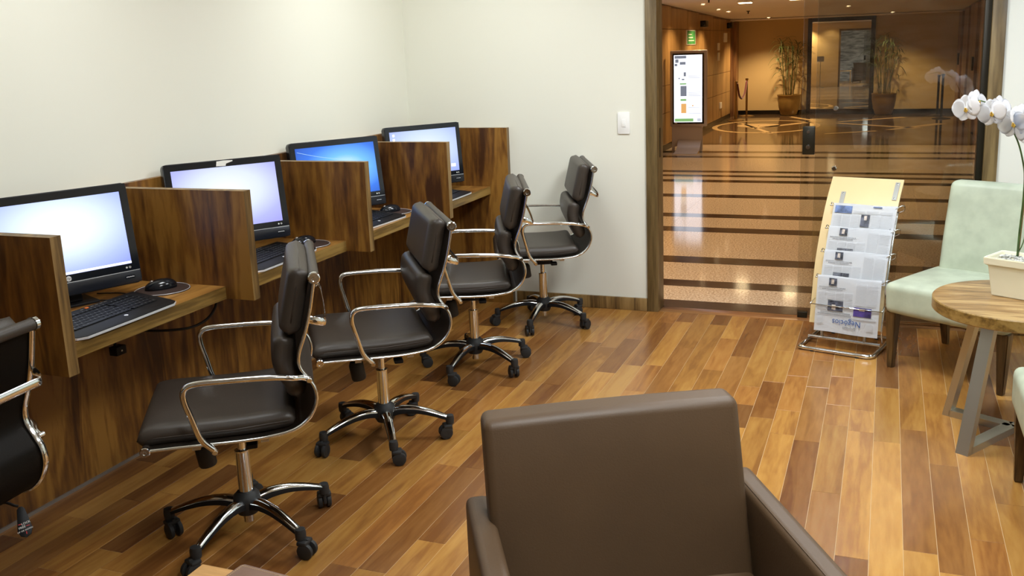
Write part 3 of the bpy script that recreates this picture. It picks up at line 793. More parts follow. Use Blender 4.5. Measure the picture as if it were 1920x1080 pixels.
def make_caster():
    pass
def make_office_chair():
    t = empty('office_chair')
    # sling shell
    bm = bmesh.new()
    sh = [p for p in RP if p.x < 0.25]
    pts = [(p.x + 0.004 if p.z > 0.47 else p.x, p.z + (0.004 if p.z < 0.47 else 0)) for p in sh]
    prev = None
    va = []
    for (x, z) in pts: va.append([bm.verts.new((x, -HW + 0.006, z)), bm.verts.new((x, HW - 0.006, z))])
    for a, b_ in zip(va, va[1:]): bm.faces.new((a[0], a[1], b_[1], b_[0]))
    bmesh.ops.solidify(bm, geom=list(bm.faces), thickness=0.006)
    finish('sling', bm, M['leather'], t, True, angle=50)
    # seat cushion
    seat = pad_sheet('seat', dense([(-0.185, 0.482), (-0.10, 0.475), (0.0, 0.473), (0.12, 0.475), (0.22, 0.477), (0.278, 0.469)]), 0.058, 0.243, M['leather'], t, edge=0.030)
    bm = bmesh.new()
    tube(bm, [(-0.17, -0.2435, 0.481), (0.0, -0.2435, 0.473), (0.22, -0.2435, 0.477), (0.262, -0.238, 0.472), (0.276, -0.22, 0.470), (0.279, 0, 0.470), (0.276, 0.22, 0.470), (0.262, 0.238, 0.472), (0.22, 0.2435, 0.477), (0.0, 0.2435, 0.473), (-0.17, 0.2435, 0.481)], 0.0020, 6)
    finish('piping', bm, M['leather'], seat, True)
    # back pads
    up = along(0.757, 0.945, 0.045); up = [up[0]] + up[1:]
    up = dense([(-0.190, 0.752), (-0.200, 0.80), (-0.212, 0.85), (-0.226, 0.91), (-0.237, 0.955)])
    bp = pad_sheet('upper_back_pad', up, 0.066, 0.240, M['leather'], t, edge=0.026)
    bm = bmesh.new()
    q_ = up[4:-4:4]; tube(bm, [(x, -0.2405, z) for x, z in q_] + [(up[-1][0], -0.225, up[-1][1] - 0.001), (up[-1][0], 0.225, up[-1][1] - 0.001)] + [(x, 0.2405, z) for x, z in reversed(q_)], 0.0020, 6)
    finish('piping', bm, M['leather'], bp, True)
    lo = dense([(-0.200, 0.548), (-0.192, 0.59), (-0.170, 0.635), (-0.162, 0.68), (-0.174, 0.745)])
    pad_sheet('lower_back_pad', lo, 0.062, 0.236, M['leather'], t, edge=0.026)
    # top roll
    bm = bmesh.new(); tube(bm, [(-0.277, y, 0.930) for y in (-HW + 0.004, 0, HW - 0.004)], 0.0165, 16); finish('top_roll', bm, M['leather'], t, True, angle=50)
    bm = bmesh.new(); tube(bm, [(0.254, y, 0.447) for y in (-HW + 0.004, 0, HW - 0.004)], 0.012, 14); finish('front_roll', bm, M['leather'], t, True, angle=50)
    # side rails with discs
    for s in (-1, 1):
        bm = bmesh.new(); tube(bm, [(p.x, s * (HW - 0.002), p.z) for p in RP], 0.0065, 12, flat=(0.0105, 0.0058), up=Vector((0, s, 0.0001)))
        rl = finish('side_rail', bm, M['chrome'], t, True, angle=60)
        for (x, z, r_) in ((-0.277, 0.930, 0.0185), (0.254, 0.447, 0.0155)):
            bm = bmesh.new()
            lathe(bm, [(0, 0.008), (r_ * .22, 0.008), (r_ * .28, 0.006), (r_ * .45, 0.006), (r_ * .5, 0.009), (r_ * .85, 0.009), (r_, 0.006), (r_, -0.006), (0, -0.006)], 20, basis((x, s * (HW + 0.003), z), (1, 0, 0), (0, 0, 1), (0, s, 0)))
            finish('end_cap', bm, M['chrome'], rl, True, angle=30)
        # armrest
        A = [(.057, HW + .010, .424), (.062, HW + .014, .432), (.092, HW + .024, .474), (.112, HW + .034, .550), (.125, HW + .040, .606), (.120, HW + .042, .638), (.090, HW + .043, .652), (0.0, HW + .045, .652), (-.08, HW + .045, .649), (-.15, HW + .043, .643), (-.19, HW + .036, .634), (-.218, HW + .014, .624), (-.236, HW + .008, .615)]
        bm = bmesh.new(); tube(bm, catmull([(x, s * y, z) for x, y, z in A], 5), 0.0095, 12)
        arm = finish('armrest', bm, M['chrome'], t, True, angle=60)
        for (x, z) in ((.057, .422), (-.237, .615)):
            bm = bmesh.new()
            lathe(bm, [(0, 0.010), (0.007, 0.010), (0.009, 0.007), (0.009, -0.010), (0, -0.010)], 14, basis((x, s * (HW + 0.012), z), (1, 0, 0), (0, 0, 1), (0, s, 0)))
            finish('bolt', bm, M['chrome'], arm, True, angle=30)
    # rear handle and cross bars
    bm = bmesh.new()
    tube(bm, catmull([(-0.249, -HW, 0.803), (-0.272, -HW + 0.002, 0.795), (-0.297, -HW + 0.020, 0.785), (-0.302, -HW + 0.06, 0.785), (-0.304, 0, 0.785), (-0.302, HW - 0.06, 0.785), (-0.297, HW - 0.020, 0.785), (-0.272, HW - 0.002, 0.795), (-0.249, HW, 0.803)], 5), 0.006, 8, flat=(0.012, 0.0035), up=Vector((0, 0, 1)))
    finish('back_handle', bm, M['chrome'], t, True, angle=60)
    bm = bmesh.new()
    for (x, z) in ((0.11, 0.436), (-0.09, 0.434)): box(bm, (x - 0.012, -HW, z - 0.006), (x + 0.012, HW, z + 0.004))
    finish('cross_bar', bm, M['steel'], t)
    # tilt mechanism
    bm = bmesh.new()
    box(bm, (-0.11, -0.075, 0.395), (0.13, 0.075, 0.430), bev=0.006); box(bm, (-0.055, -0.05, 0.362), (0.055, 0.05, 0.398), bev=0.01)
    mech = finish('tilt_mechanism', bm, M['black'], t, True, angle=40)
    bm = bmesh.new(); lathe(bm, [(0, -0.038), (0.026, -0.038), (0.029, -0.032), (0.029, 0.028), (0.022, 0.040), (0, 0.040)], 20, Matrix.Translation((0.105, 0.09, 0.342)) @ Matrix.Rotation(R(8), 4, 'Y'))
    finish('tension_knob', bm, M['rubber'], mech, True, angle=40)
    bm = bmesh.new(); tube(bm, [(-0.02, 0.07, 0.405), (-0.04, 0.16, 0.408), (-0.045, 0.21, 0.405)], 0.005, 8); box(bm, (-0.065, 0.19, 0.398), (-0.03, 0.235, 0.413), bev=0.004)
    finish('lever', bm, M['black'], mech, True, angle=40)
    bm = bmesh.new(); tube(bm, [(-0.03, -0.07, 0.405), (-0.05, -0.17, 0.405)], 0.005, 8); box(bm, (-0.075, -0.20, 0.398), (-0.04, -0.165, 0.413), bev=0.004)
    finish('lever', bm, M['black'], mech, True, angle=40)
    # gas lift
    bm = bmesh.new(); lathe(bm, [(0, 0.295), (0.0135, 0.295), (0.0135, 0.366), (0, 0.366)], 16); finish('gas_lift', bm, M['chrome'], t, True, angle=40)
    bm = bmesh.new(); lathe(bm, [(0.0235, 0.148), (0.0235, 0.298), (0.0245, 0.300), (0.0245, 0.306), (0.014, 0.308)], 20); lathe(bm, [(0, 0.048), (0.017, 0.048), (0.017, 0.10), (0, 0.10)], 16)
    finish('column_sleeve', bm, M['chrome'], t, True, angle=40)
    bm = bmesh.new(); lathe(bm, [(0, 0.080), (0.034, 0.080), (0.042, 0.095), (0.046, 0.125), (0.043, 0.145), (0.030, 0.158), (0, 0.158)], 24); finish('hub', bm, M['rubber'], t, True, angle=40)
    # five legs, casters
    leg_me = None; cas_me = None; wh_me = None
    for k in range(5):
        a = 2 * PI * k / 5
        if k == 0:
            bm = bmesh.new()
            P = [(0.035, 0, 0.128), (0.08, 0, 0.135), (0.14, 0, 0.131), (0.20, 0, 0.116), (0.25, 0, 0.098), (0.272, 0, 0.088)]
            pts = catmull(P, 4); n = len(pts); prevr = None
            for i, p in enumerate(pts):
                u = i / (n - 1); w = 0.021 - 0.008 * u; h_ = 0.024 - 0.013 * u
                ring = [bm.verts.new(p + Vector((0, y * w, z * h_))) for (y, z) in ((-1, -1.0), (-1, -.1), (-.6, .35), (0, .5), (.6, .35), (1, -.1), (1, -1.0))]
                if prevr:
                    for q in range(7):
                        f = bm.faces.new((prevr[q], prevr[(q + 1) % 7], ring[(q + 1) % 7], ring[q])); f.material_index = 1 if q in (0, 5, 6) else 0
                else: bm.faces.new(ring)
                prevr = ring
            bm.faces.new(prevr)
            lg = finish('leg', bm, [M['chrome'], M['black']], t, True, angle=70); leg_me = lg.data
            bm = bmesh.new()
            lathe(bm, [(0, 0.062), (0.017, 0.062), (0.0185, 0.085), (0.016, 0.098), (0, 0.100)], 14, Matrix.Translation((0.272, 0, 0)))
            # hood of the twin wheel
            box(bm, (0.262, -0.006, 0.022), (0.300, 0.006, 0.066), bev=0.004)
            box(bm, (0.266, -0.024, 0.046), (0.302, 0.024, 0.062), bev=0.006)
            cs = finish('caster', bm, M['rubber'], lg, True, angle=40); cas_me = cs.data
            bm = bmesh.new()
            for s in (-1, 1):
                lathe(bm, [(0, -0.0085), (0.020, -0.0085), (0.0265, -0.006), (0.0275, 0), (0.0265, 0.006), (0.020, 0.0085), (0.010, 0.0075), (0, 0.0075)], 20, basis((0.292, s * 0.0155, 0.0275), (1, 0, 0), (0, 0, 1), (0, 1, 0)))
            wh = finish('wheels', bm, M['rubber'], cs, True, angle=40); wh_me = wh.data
            # re-home: casters are sub-parts of the leg, wheels joined with them
            bmj = bmesh.new(); bmj.from_mesh(cas_me); bmj.from_mesh(wh_me); bmj.to_mesh(cas_me); bmj.free()
            cas_me.set_sharp_from_angle(angle=R(40))
            bpy.data.objects.remove(wh)
            lg['_k'] = 0
        else:
            lg = bpy.data.objects.new('leg', leg_me); COL.objects.link(lg); lg.parent = t
            cs = bpy.data.objects.new('caster', cas_me); COL.objects.link(cs); cs.parent = lg
        lg['_ang'] = a
        lg.rotation_euler = (0, 0, a)
    return t
ch0 = make_office_chair()
CH = [((0.885, -2.985), 215.3, -16.6, 'brown office chair nearest the camera that shows whole, at the nearest lit monitor'),
      ((0.942, -2.143), 216.0, 18.0, 'second whole brown office chair from the camera, between two others'),
      ((0.948, -1.222), 204.6, -21.4, 'third whole brown office chair from the camera, second last toward the far wall'),
      ((1.024, -0.397), 204.4, -15.1, 'last brown office chair, standing against the far cream wall'),
      ((0.555, -3.930), 185.0, 10.0, 'brown office chair cut off at the left edge, seen from behind')]
SWV = [(20, 75, -60, 140, -20), (200, 120, -100, 40, 80), (150, -30, 60, 200, 100), (90, 170, -80, 30, 210), (0, 60, 120, 180, 240)]
chairs = []
for i, ((x, y), yaw, ph, lab) in enumerate(CH):
    c = ch0 if i == 0 else copy_tree(ch0)
    c.location = (x, y, 0.0); c.rotation_euler = (0, 0, R(yaw)); tag(c, lab, 'chair', 'swivel office chairs at the desk')
    k = 0
    for g in c.children:
        if g.name.startswith('leg'):
            g.rotation_euler = (0, 0, g['_ang'] + R(ph - yaw))
            for q in g.children:
                # each caster swivels about its own stem
                a = R(SWV[i][k]); piv = Vector((0.272, 0, 0))
                q.matrix_local = Matrix.Translation(piv) @ Matrix.Rotation(a, 4, 'Z') @ Matrix.Translation(-piv)
            k += 1
    chairs.append(c)
for o in bpy.data.objects:
    for kk in ('_ang', '_k'):
        if kk in o: del o[kk]
# paddle lever with printed label on the chair at the left edge
pc = chairs[4]
inv = pc.matrix_basis.inverted()
def to_local(o, parent, M4):
    o.parent = parent; o.matrix_parent_inverse = Matrix.Identity(4)
camd = Vector((2.8581, -5.3688, 1.5832))
pc_pos = Vector((0.684, -3.661, 0.35))
zz = (camd - pc_pos).normalized(); zz = (zz + Vector((0, 0, 0.25))).normalized()
dn = (Vector((0.11, -0.03, -1))).normalized()
yy = -(dn - dn.dot(zz) * zz).normalized(); xx = yy.cross(zz)
PM = inv @ basis(pc_pos, xx, yy, zz)
bm = bmesh.new()
prism(bm, [(-0.0185, -0.012), (-0.013, -0.028), (0, -0.035), (0.013, -0.028), (0.0185, -0.012), (0.010, 0.045), (0.004, 0.052), (-0.004, 0.052), (-0.010, 0.045)], -0.004, 0.004, M4=PM, bev=0.002)
pad = finish('lever_paddle', bm, M['black'], pc, True, angle=40)
def ptext(s, x, y, size, mat):
    text_mesh(s, size, 'lettering', mat, pad, PM @ Matrix.Translation((x, y, 0.0044)) @ Matrix.Rotation(R(8), 4, 'Z'), extrude=0.0001)
ptext('LOCK', 0.005, 0.004, 0.0085, M['white_ink']); ptext('FREE', -0.006, -0.006, 0.0085, M['white_ink']); ptext('UP OR DOWN', 0.0, -0.015, 0.006, M['white_ink'])
bm = bmesh.new()
for (x0, x1, y0) in ((-0.014, -0.006, 0.003), (0.004, 0.013, -0.005), (0.001, 0.003, -0.026)): box(bm, (x0, y0, 0.004), (x1, y0 + (0.0016 if x1 - x0 > 0.004 else 0.007), 0.0046), M4=PM)
finish('red_marks', bm, M['red'], pad)
bm = bmesh.new()
tube(bm, catmull([inv @ Vector(p) for p in [(0.665, -3.655, 0.40), (0.63, -3.70, 0.425), (0.575, -3.86, 0.415)]], 5), 0.004, 8)
finish('lever_rod', bm, M['black'], pc, True)

# ================================================================== PALE SIDE CHAIRS
def make_side_chair():
    """origin at the floor below the front-left leg centre; seat looks toward local -Y; width along +X, depth toward +Y"""
    t = empty('side_chair')
    W, D = 0.60, 0.56
    def tp(v):
        # seat sides taper in slightly downward
        f = 1 - 0.03 * (0.5 - v.co.z / 0.15); v.co.x *= f
    cushion('seat', W, D, 0.145, M['mint'], t, Matrix.Translation((W / 2 - 0.02, D / 2 - 0.02, 0.352)), bev=0.028, puff=0.012, taper=tp)
    def wp(v):
        z = v.co.z + 0.255
        v.co.y += 0.09 * (z / 0.51) ** 1.3
        v.co.y += 0.025 * (2 * v.co.x / W) ** 2 * -1
    cushion('backrest', W - 0.03, 0.085, 0.50, M['mint'], t, Matrix.Translation((W / 2 - 0.001, D - 0.085, 0.613)), bev=0.028, puff=0.0, warp=wp)
    bm = bmesh.new(); tube(bm, catmull([(0.04, 0.535, 0.855), (W / 2 - 0.005, 0.575, 0.860), (W - 0.05, 0.535, 0.855)], 6), 0.002, 6); finish('top_seam', bm, M['mint'], t, True)
    for (x, y, kx, ky) in ((0.015, 0.02, 0, 0), (W - 0.055, 0.02, 0, 0), (0.02, D - 0.07, 0, 0.05), (W - 0.06, D - 0.07, 0, 0.05)):
        bm = bmesh.new()
        a, b_ = 0.030, 0.019
        lo = [bm.verts.new((x + kx + sx * b_ * 0.75, y + ky + sy * b_ * 0.75, 0)) for sx, sy in ((-1, -1), (1, -1), (1, 1), (-1, 1))]
        hi = [bm.verts.new((x + sx * a * 0.9, y + sy * a * 0.9, 0.285)) for sx, sy in ((-1, -1), (1, -1), (1, 1), (-1, 1))]
        bm.faces.new(list(reversed(lo))); bm.faces.new(hi)
        for k in range(4): bm.faces.new((lo[k], lo[(k + 1) % 4], hi[(k + 1) % 4], hi[k]))
        bmesh.ops.bevel(bm, geom=[e for e in bm.edges], offset=0.003, segments=2, affect='EDGES')
        finish('leg', bm, M['leg_wood'], t, True, angle=30)
    return t
sc = make_side_chair(); sc.location = (2.905, -0.70, 0); sc.rotation_euler = (0, 0, R(-30.5))
tag(sc, 'pale mint upholstered side chair with tapered brown legs beside the newspaper stand', 'chair')
sc2 = copy_tree(sc); sc2.location = (3.335, -1.835, 0); sc2.rotation_euler = (0, 0, R(-90))
tag(sc2, 'pale mint side chair cut off by the right edge, in front of the round table', 'chair')

# ================================================================== ROUND TABLE
TC = (3.38, -1.373)
tb = empty('side_table', (TC[0], TC[1], 0)); tag(tb, 'round wooden side table on slanted flat steel legs under the orchid', 'table')
bm = bmesh.new(); lathe(bm, [(0, 0.502), (0.315, 0.502), (0.319, 0.506), (0.319, 0.546), (0.316, 0.55), (0, 0.55)], 72)
bm.normal_update()
for f in bm.faces: f.material_index = 1 if abs(f.normal.z) < 0.6 else 0
top = finish('tabletop', bm, [M['table_wood'], M['edge_y']], tb, True, angle=30)
feet = [Vector((-0.225, 0.12)), Vector((-0.192, -0.285)), Vector((0.29, 0.05))]
for fvec in feet:
    bm = bmesh.new(); d = Vector((fvec.x, fvec.y, 0)); L_ = d.length; dn_ = d.normalized(); sd = Vector((-dn_.y, dn_.x, 0))
    hw = 0.025; ht = 0.015
    # foot bar
    Mx = basis((0, 0, 0), dn_, sd, (0, 0, 1)); box(bm, (0.0, -hw, 0.0), (L_ - 0.012, hw, 0.028), M4=Mx)
    # slanted post
    b0 = d; t0 = d * 0.60 + Vector((0, 0, 0.502))
    lo = [bm.verts.new(b0 + dn_ * a + sd * b_ ) for a, b_ in ((-ht, -hw), (ht, -hw), (ht, hw), (-ht, hw))]
    hi = [bm.verts.new(t0 + dn_ * a + sd * b_) for a, b_ in ((-ht, -hw), (ht, -hw), (ht, hw), (-ht, hw))]
    bm.faces.new(list(reversed(lo))); bm.faces.new(hi)
    for k in range(4): bm.faces.new((lo[k], lo[(k + 1) % 4], hi[(k + 1) % 4], hi[k]))
    finish('leg', bm, M['steel'], tb)

# ================================================================== ORCHID
e1 = Vector((0.87, -0.49, 0)).normalized(); e2 = Vector((0.49, 0.87, 0)).normalized()
pcn = Vector((3.245, -1.335, 0)) + e1 * 0.15 + e2 * 0.082
orc = empty('potted_orchid', (pcn.x, pcn.y, 0.5505), math.atan2(e1.y, e1.x)); tag(orc, 'white orchid in a rectangular cream pot on the round table', 'plant')
oinv = orc.matrix_basis.inverted()
bm = bmesh.new()
def rect(z, a, b_): return [bm.verts.new((sx * a, sy * b_, z)) for sx, sy in ((-1, -1), (1, -1), (1, 1), (-1, 1))]
levels = [(0.0, 0.122, 0.058), (0.125, 0.138, 0.071), (0.127, 0.150, 0.082), (0.158, 0.152, 0.084), (0.158, 0.140, 0.073), (0.140, 0.136, 0.069)]
rings = [rect(*l) for l in levels]
bm.faces.new(list(reversed(rings[0])))
for a, b_ in zip(rings, rings[1:]):
    for k in range(4): bm.faces.new((a[k], a[(k + 1) % 4], b_[(k + 1) % 4], b_[k]))
bm.faces.new(rings[-1])
bmesh.ops.bevel(bm, geom=list(bm.edges), offset=0.003, segments=2, affect='EDGES')
finish('pot', bm, M['cream'], orc, True, angle=35)
bm = bmesh.new()
for k in range(260):
    x = rnd.uniform(-0.128, 0.128); y = rnd.uniform(-0.062, 0.062)
    r_ = rnd.uniform(0.005, 0.010)
    bmesh.ops.create_icosphere(bm, subdivisions=1, radius=r_, matrix=Matrix.Translation((x, y, 0.142 + rnd.uniform(0, 0.006))) @ Matrix.Rotation(rnd.uniform(0, 3), 4, 'Z') @ Matrix.Diagonal((1, rnd.uniform(.7, 1), .6, 1)))
pb = finish('pebbles', bm, M['pebble'], orc, True); pb['kind'] = 'stuff'
YS = -1.30
from_img = [(3.372, -1.27, 0.695), (3.371, -1.29, 0.80), (3.372, -1.32, 0.93), (3.366, -1.36, 1.03), (3.352, -1.41, 1.09), (3.330, -1.43, 1.165), (3.301, -1.43, 1.228), (3.267, -1.43, 1.288), (3.23, -1.43, 1.315), (3.174, -1.43, 1.333), (3.118, -1.43, 1.322)]
bm = bmesh.new(); pts = catmull([oinv @ Vector(p) for p in from_img], 6); tube(bm, pts, [0.0042 - 0.0022 * i / len(pts) for i in range(len(pts))], 8)
finish('stem', bm, M['stem'], orc, True)
bm = bmesh.new(); tube(bm, [oinv @ Vector((3.376, -1.262, 0.69)), oinv @ Vector((3.380, -1.31, 0.99)), oinv @ Vector((3.376, -1.345, 1.12))], 0.0028, 7); finish('stake', bm, M['stake'], orc, True)
bm = bmesh.new()
for (a, b_) in (((3.366, -1.27, 0.695), (3.392, -1.30, 0.84)),): tube(bm, catmull([oinv @ Vector(a), oinv @ Vector((3.388, -1.28, 0.76)), oinv @ Vector(b_), oinv @ Vector((3.385, -1.31, 0.93))], 4), 0.0022, 6)
finish('aerial_stem', bm, M['stem'], orc, True)
def petal_mesh(L_, W_, cup=0.12, tipr=0.5):
    bm = bmesh.new(); n, m_ = 7, 6; g = []
    for i in range(n + 1):
        u = i / n; w = W_ * (math.sin(PI * min(1, u * 0.92 + 0.06)) ** 0.62) * (1.0 if u < .6 else 1.0)
        row = []
        for j in range(m_ + 1):
            v = -1 + 2 * j / m_
            row.append(bm.verts.new((v * w / 2, u * L_, cup * L_ * (u * u) - 0.10 * L_ * v * v * math.sin(PI * u))))
        g.append(row)
    for i in range(n):
        for j in range(m_): bm.faces.new((g[i][j], g[i][j + 1], g[i + 1][j + 1], g[i + 1][j]))
    bmesh.ops.solidify(bm, geom=list(bm.faces), thickness=0.0007)
    me = bpy.data.meshes.new('petal'); bmesh.ops.recalc_face_normals(bm, faces=bm.faces); bm.to_mesh(me); bm.free(); me.materials.append(M['petal'])
    for p in me.polygons: p.use_smooth = True
    return me
PT_BIG = petal_mesh(0.050, 0.074, -0.05); PT_SEP = petal_mesh(0.049, 0.044, -0.08)
bm = bmesh.new()
for (a0, s_) in ((-28, 1), (28, 1), (0, 1.25)):
    Mx = Matrix.Rotation(R(180 + a0), 4, 'Z')
    bmesh.ops.create_uvsphere(bm, u_segments=8, v_segments=6, radius=1, matrix=Mx @ Matrix.Translation((0, 0.006 * s_, 0.007)) @ Matrix.Diagonal((0.0035, 0.007 * s_, 0.004, 1)))
bmesh.ops.create_uvsphere(bm, u_segments=8, v_segments=6, radius=0.004, matrix=Matrix.Translation((0, 0.001, 0.009)))
LIP = bpy.data.meshes.new('lip'); bm.to_mesh(LIP); bm.free(); LIP.materials.append(M['lip'])
for p in LIP.polygons: p.use_smooth = True
def flower(pos, face, roll=0, sc_=1.0):
    """bloom with its centre at pos (world), looking along face"""
    z = Vector(face).normalized(); up = Vector((0, 0, 1)); x = up.cross(z).normalized(); y = z.cross(x)
    fm = oinv @ basis(pos, x, y, z) @ Matrix.Rotation(R(roll), 4, 'Z') @ Matrix.Scale(sc_, 4)
    bm = bmesh.new(); lathe(bm, [(0, -0.004), (0.004, -0.003), (0.006, 0.001), (0.003, 0.004), (0, 0.005)], 10)
    f = finish('flower', bm, M['petal'], orc, True); f.matrix_local = fm
    for (a, me, zz_) in ((90, PT_SEP, -0.002), (-30 - 90 + 0, PT_SEP, -0.002), (30 - 90 + 0, PT_SEP, -0.002), (6, PT_BIG, 0.001), (174, PT_BIG, 0.0015)):
        o = bpy.data.objects.new('petal', me); COL.objects.link(o); o.parent = f
        o.matrix_local = Matrix.Rotation(R(a - 90), 4, 'Z') @ Matrix.Translation((0, 0.002, zz_))
    o = bpy.data.objects.new('lip', LIP); COL.objects.link(o); o.parent = f
cf = Vector((-0.15, -1, 0.10))
flower((3.140, -1.452, 1.304), (-0.35, -1, -0.12), 8)
flower((3.180, -1.435, 1.325), (0.75, -0.75, 0.25), -14)
flower((3.228, -1.452, 1.287), (-0.15, -1, -0.05), 12)
flower((3.262, -1.430, 1.300), (0.7, -0.8, 0.2), -5)
flower((3.302, -1.450, 1.246), (0.0, -1, 0.0), 14)
flower((3.335, -1.432, 1.268), (0.5, -0.9, 0.2), -10)
flower((3.352, -1.425, 1.222), (0.6, -0.8, 0.1), 20)

# ================================================================== NEWSPAPER STAND
ns0 = Vector((2.51, -0.40, 0)); ang = math.atan2(-0.249, 0.968)
ns = empty('newspaper_stand', ns0, ang); tag(ns, 'pale wooden board newspaper stand with chrome wire base by the glass door', 'stand')
# local: x lateral (0..0.37), y back, z up
BP = [(.030, .095), (.032, .105), (.056, .228), (.094, .396), (.136, .503), (.189, .61), (.266, .729), (.362, .843)]
cb = catmull([(0, y, z) for y, z in BP[1:]], 4)
bm = bmesh.new(); prev = None
for i, p in enumerate(cb):
    t_ = (cb[min(i + 1, len(cb) - 1)] - cb[max(i - 1, 0)]).normalized(); nrm = Vector((0, -t_.z, t_.y))
    a = [bm.verts.new(p), bm.verts.new(p + Vector((0.372, 0, 0))), bm.verts.new(p + Vector((0.372, 0, 0)) - nrm * 0.010), bm.verts.new(p - nrm * 0.010)]
    if prev:
        for k in range(4): bm.faces.new((prev[k], prev[(k + 1) % 4], a[(k + 1) % 4], a[k]))
    else: bm.faces.new(a)
    prev = a
bm.faces.new(prev)
finish('backboard', bm, M['ply'], ns, True, angle=50)
def board_M(x, s):
    """frame on the board at lateral x and path fraction s"""
    i = min(len(cb) - 2, int(s * (len(cb) - 1))); p = cb[i]; t_ = (cb[i + 1] - cb[i]).normalized(); n_ = Vector((0, -t_.z, t_.y))
    return basis((x, p.y, p.z), (1, 0, 0), t_, n_)
for (x, s) in ((0.346, 0.945), (0.080, 0.865)):
    bm = bmesh.new(); box(bm, (-0.012, -0.055, -0.004), (0.012, 0.055, 0.0035), M4=board_M(x, s), bev=0.0006); pl_ = finish('metal_plate', bm, M['plate'], ns)
    bm = bmesh.new()
    for yy_ in (-0.044, 0.044): lathe(bm, [(0, 0.0055), (0.004, 0.0055), (0.005, 0.0034)], 10, board_M(x, s) @ Matrix.Translation((0, yy_, 0)))
    finish('screw', bm, M['chrome'], pl_, True)
# uprights, base tubes
bm = bmesh.new()
tube(bm, [(0.005, 0.012, 0.036), (0.375, 0.012, 0.036)], 0.010, 12)
loop = [(0.035, -0.128, 0.014), (0.325, -0.128, 0.014), (0.355, -0.115, 0.014), (0.372, -0.08, 0.014), (0.372, 0.20, 0.014), (0.35, 0.225, 0.014), (0.02, 0.225, 0.014), (0.0, 0.20, 0.014), (0.0, -0.09, 0.014), (0.01, -0.118, 0.014)]
tube(bm, catmull(loop, 4, closed=True), 0.0105, 12, closed=True)
finish('base_frame', bm, M['chrome'], ns, True, angle=50)
for x in (0.075, 0.295):
    bm = bmesh.new(); tube(bm, catmull([(x, 0.012, 0.038), (x, 0.018, 0.16), (x, 0.060, 0.34), (x, 0.125, 0.53), (x, 0.20, 0.66)], 4), 0.008, 10); finish('upright', bm, M['steel'], ns, True)
bm = bmesh.new()
for (x, y) in ((0.07, -0.128), (0.30, -0.128), (0.07, 0.225), (0.30, 0.225)): lathe(bm, [(0, 0.0), (0.010, 0.0), (0.010, 0.005), (0, 0.005)], 12, Matrix.Translation((x, y, 0)))
finish('rubber_foot', bm, M['rubber'], ns, True, angle=40)
# wire hoops holding each paper: curls at both sides
TIERS = [((.190, .722), (.122, .585)), ((.118, .612), (.058, .470)), ((.055, .498), (.005, .355)), ((-.018, .376), (-.062, .095))]
for i, (tp_, bt_) in enumerate(TIERS):
    y, z = tp_
    y -= 0.004
    bm = bmesh.new()
    w0, w1 = 0.050, 0.388
    tube(bm, catmull([(w0 + 0.004, y + 0.055, z - 0.02), (w0 - 0.004, y + 0.03, z + 0.004), (w0, y + 0.006, z - 0.006), (w0 + 0.02, y + 0.008, z - 0.010), (w1 - 0.03, y + 0.008, z - 0.010), (w1 - 0.01, y + 0.002, z - 0.008), (w1 + 0.016, y + 0.010, z + 0.010), (w1 + 0.026, y + 0.035, z + 0.004), (w1 + 0.018, y + 0.055, z - 0.020), (w1 - 0.004, y + 0.056, z - 0.034)], 5), 0.0028, 8)
    finish('wire_hoop', bm, M['chrome'], ns, True)
bm = bmesh.new(); 
q = (-.052, .232)
tube(bm, [(0.028, q[0], q[1]), (0.398, q[0], q[1])], 0.0028, 8); tube(bm, [(0.030, q[0], q[1]), (0.032, 0.02, q[1] + 0.012)], 0.0028, 8); tube(bm, [(0.394, q[0], q[1]), (0.385, 0.02, q[1] + 0.012)], 0.0028, 8)
tube(bm, catmull([(0.385, 0.02, q[1] + 0.01), (0.383, -0.005, 0.12), (0.385, 0.012, 0.05)], 4), 0.0045, 8)
tube(bm, catmull([(0.383, 0.035, 0.30), (0.385, 0.09, 0.47), (0.385, 0.14, 0.58), (0.385, 0.205, 0.70)], 4), 0.005, 8)
finish('side_rod', bm, M['chrome'], ns, True)

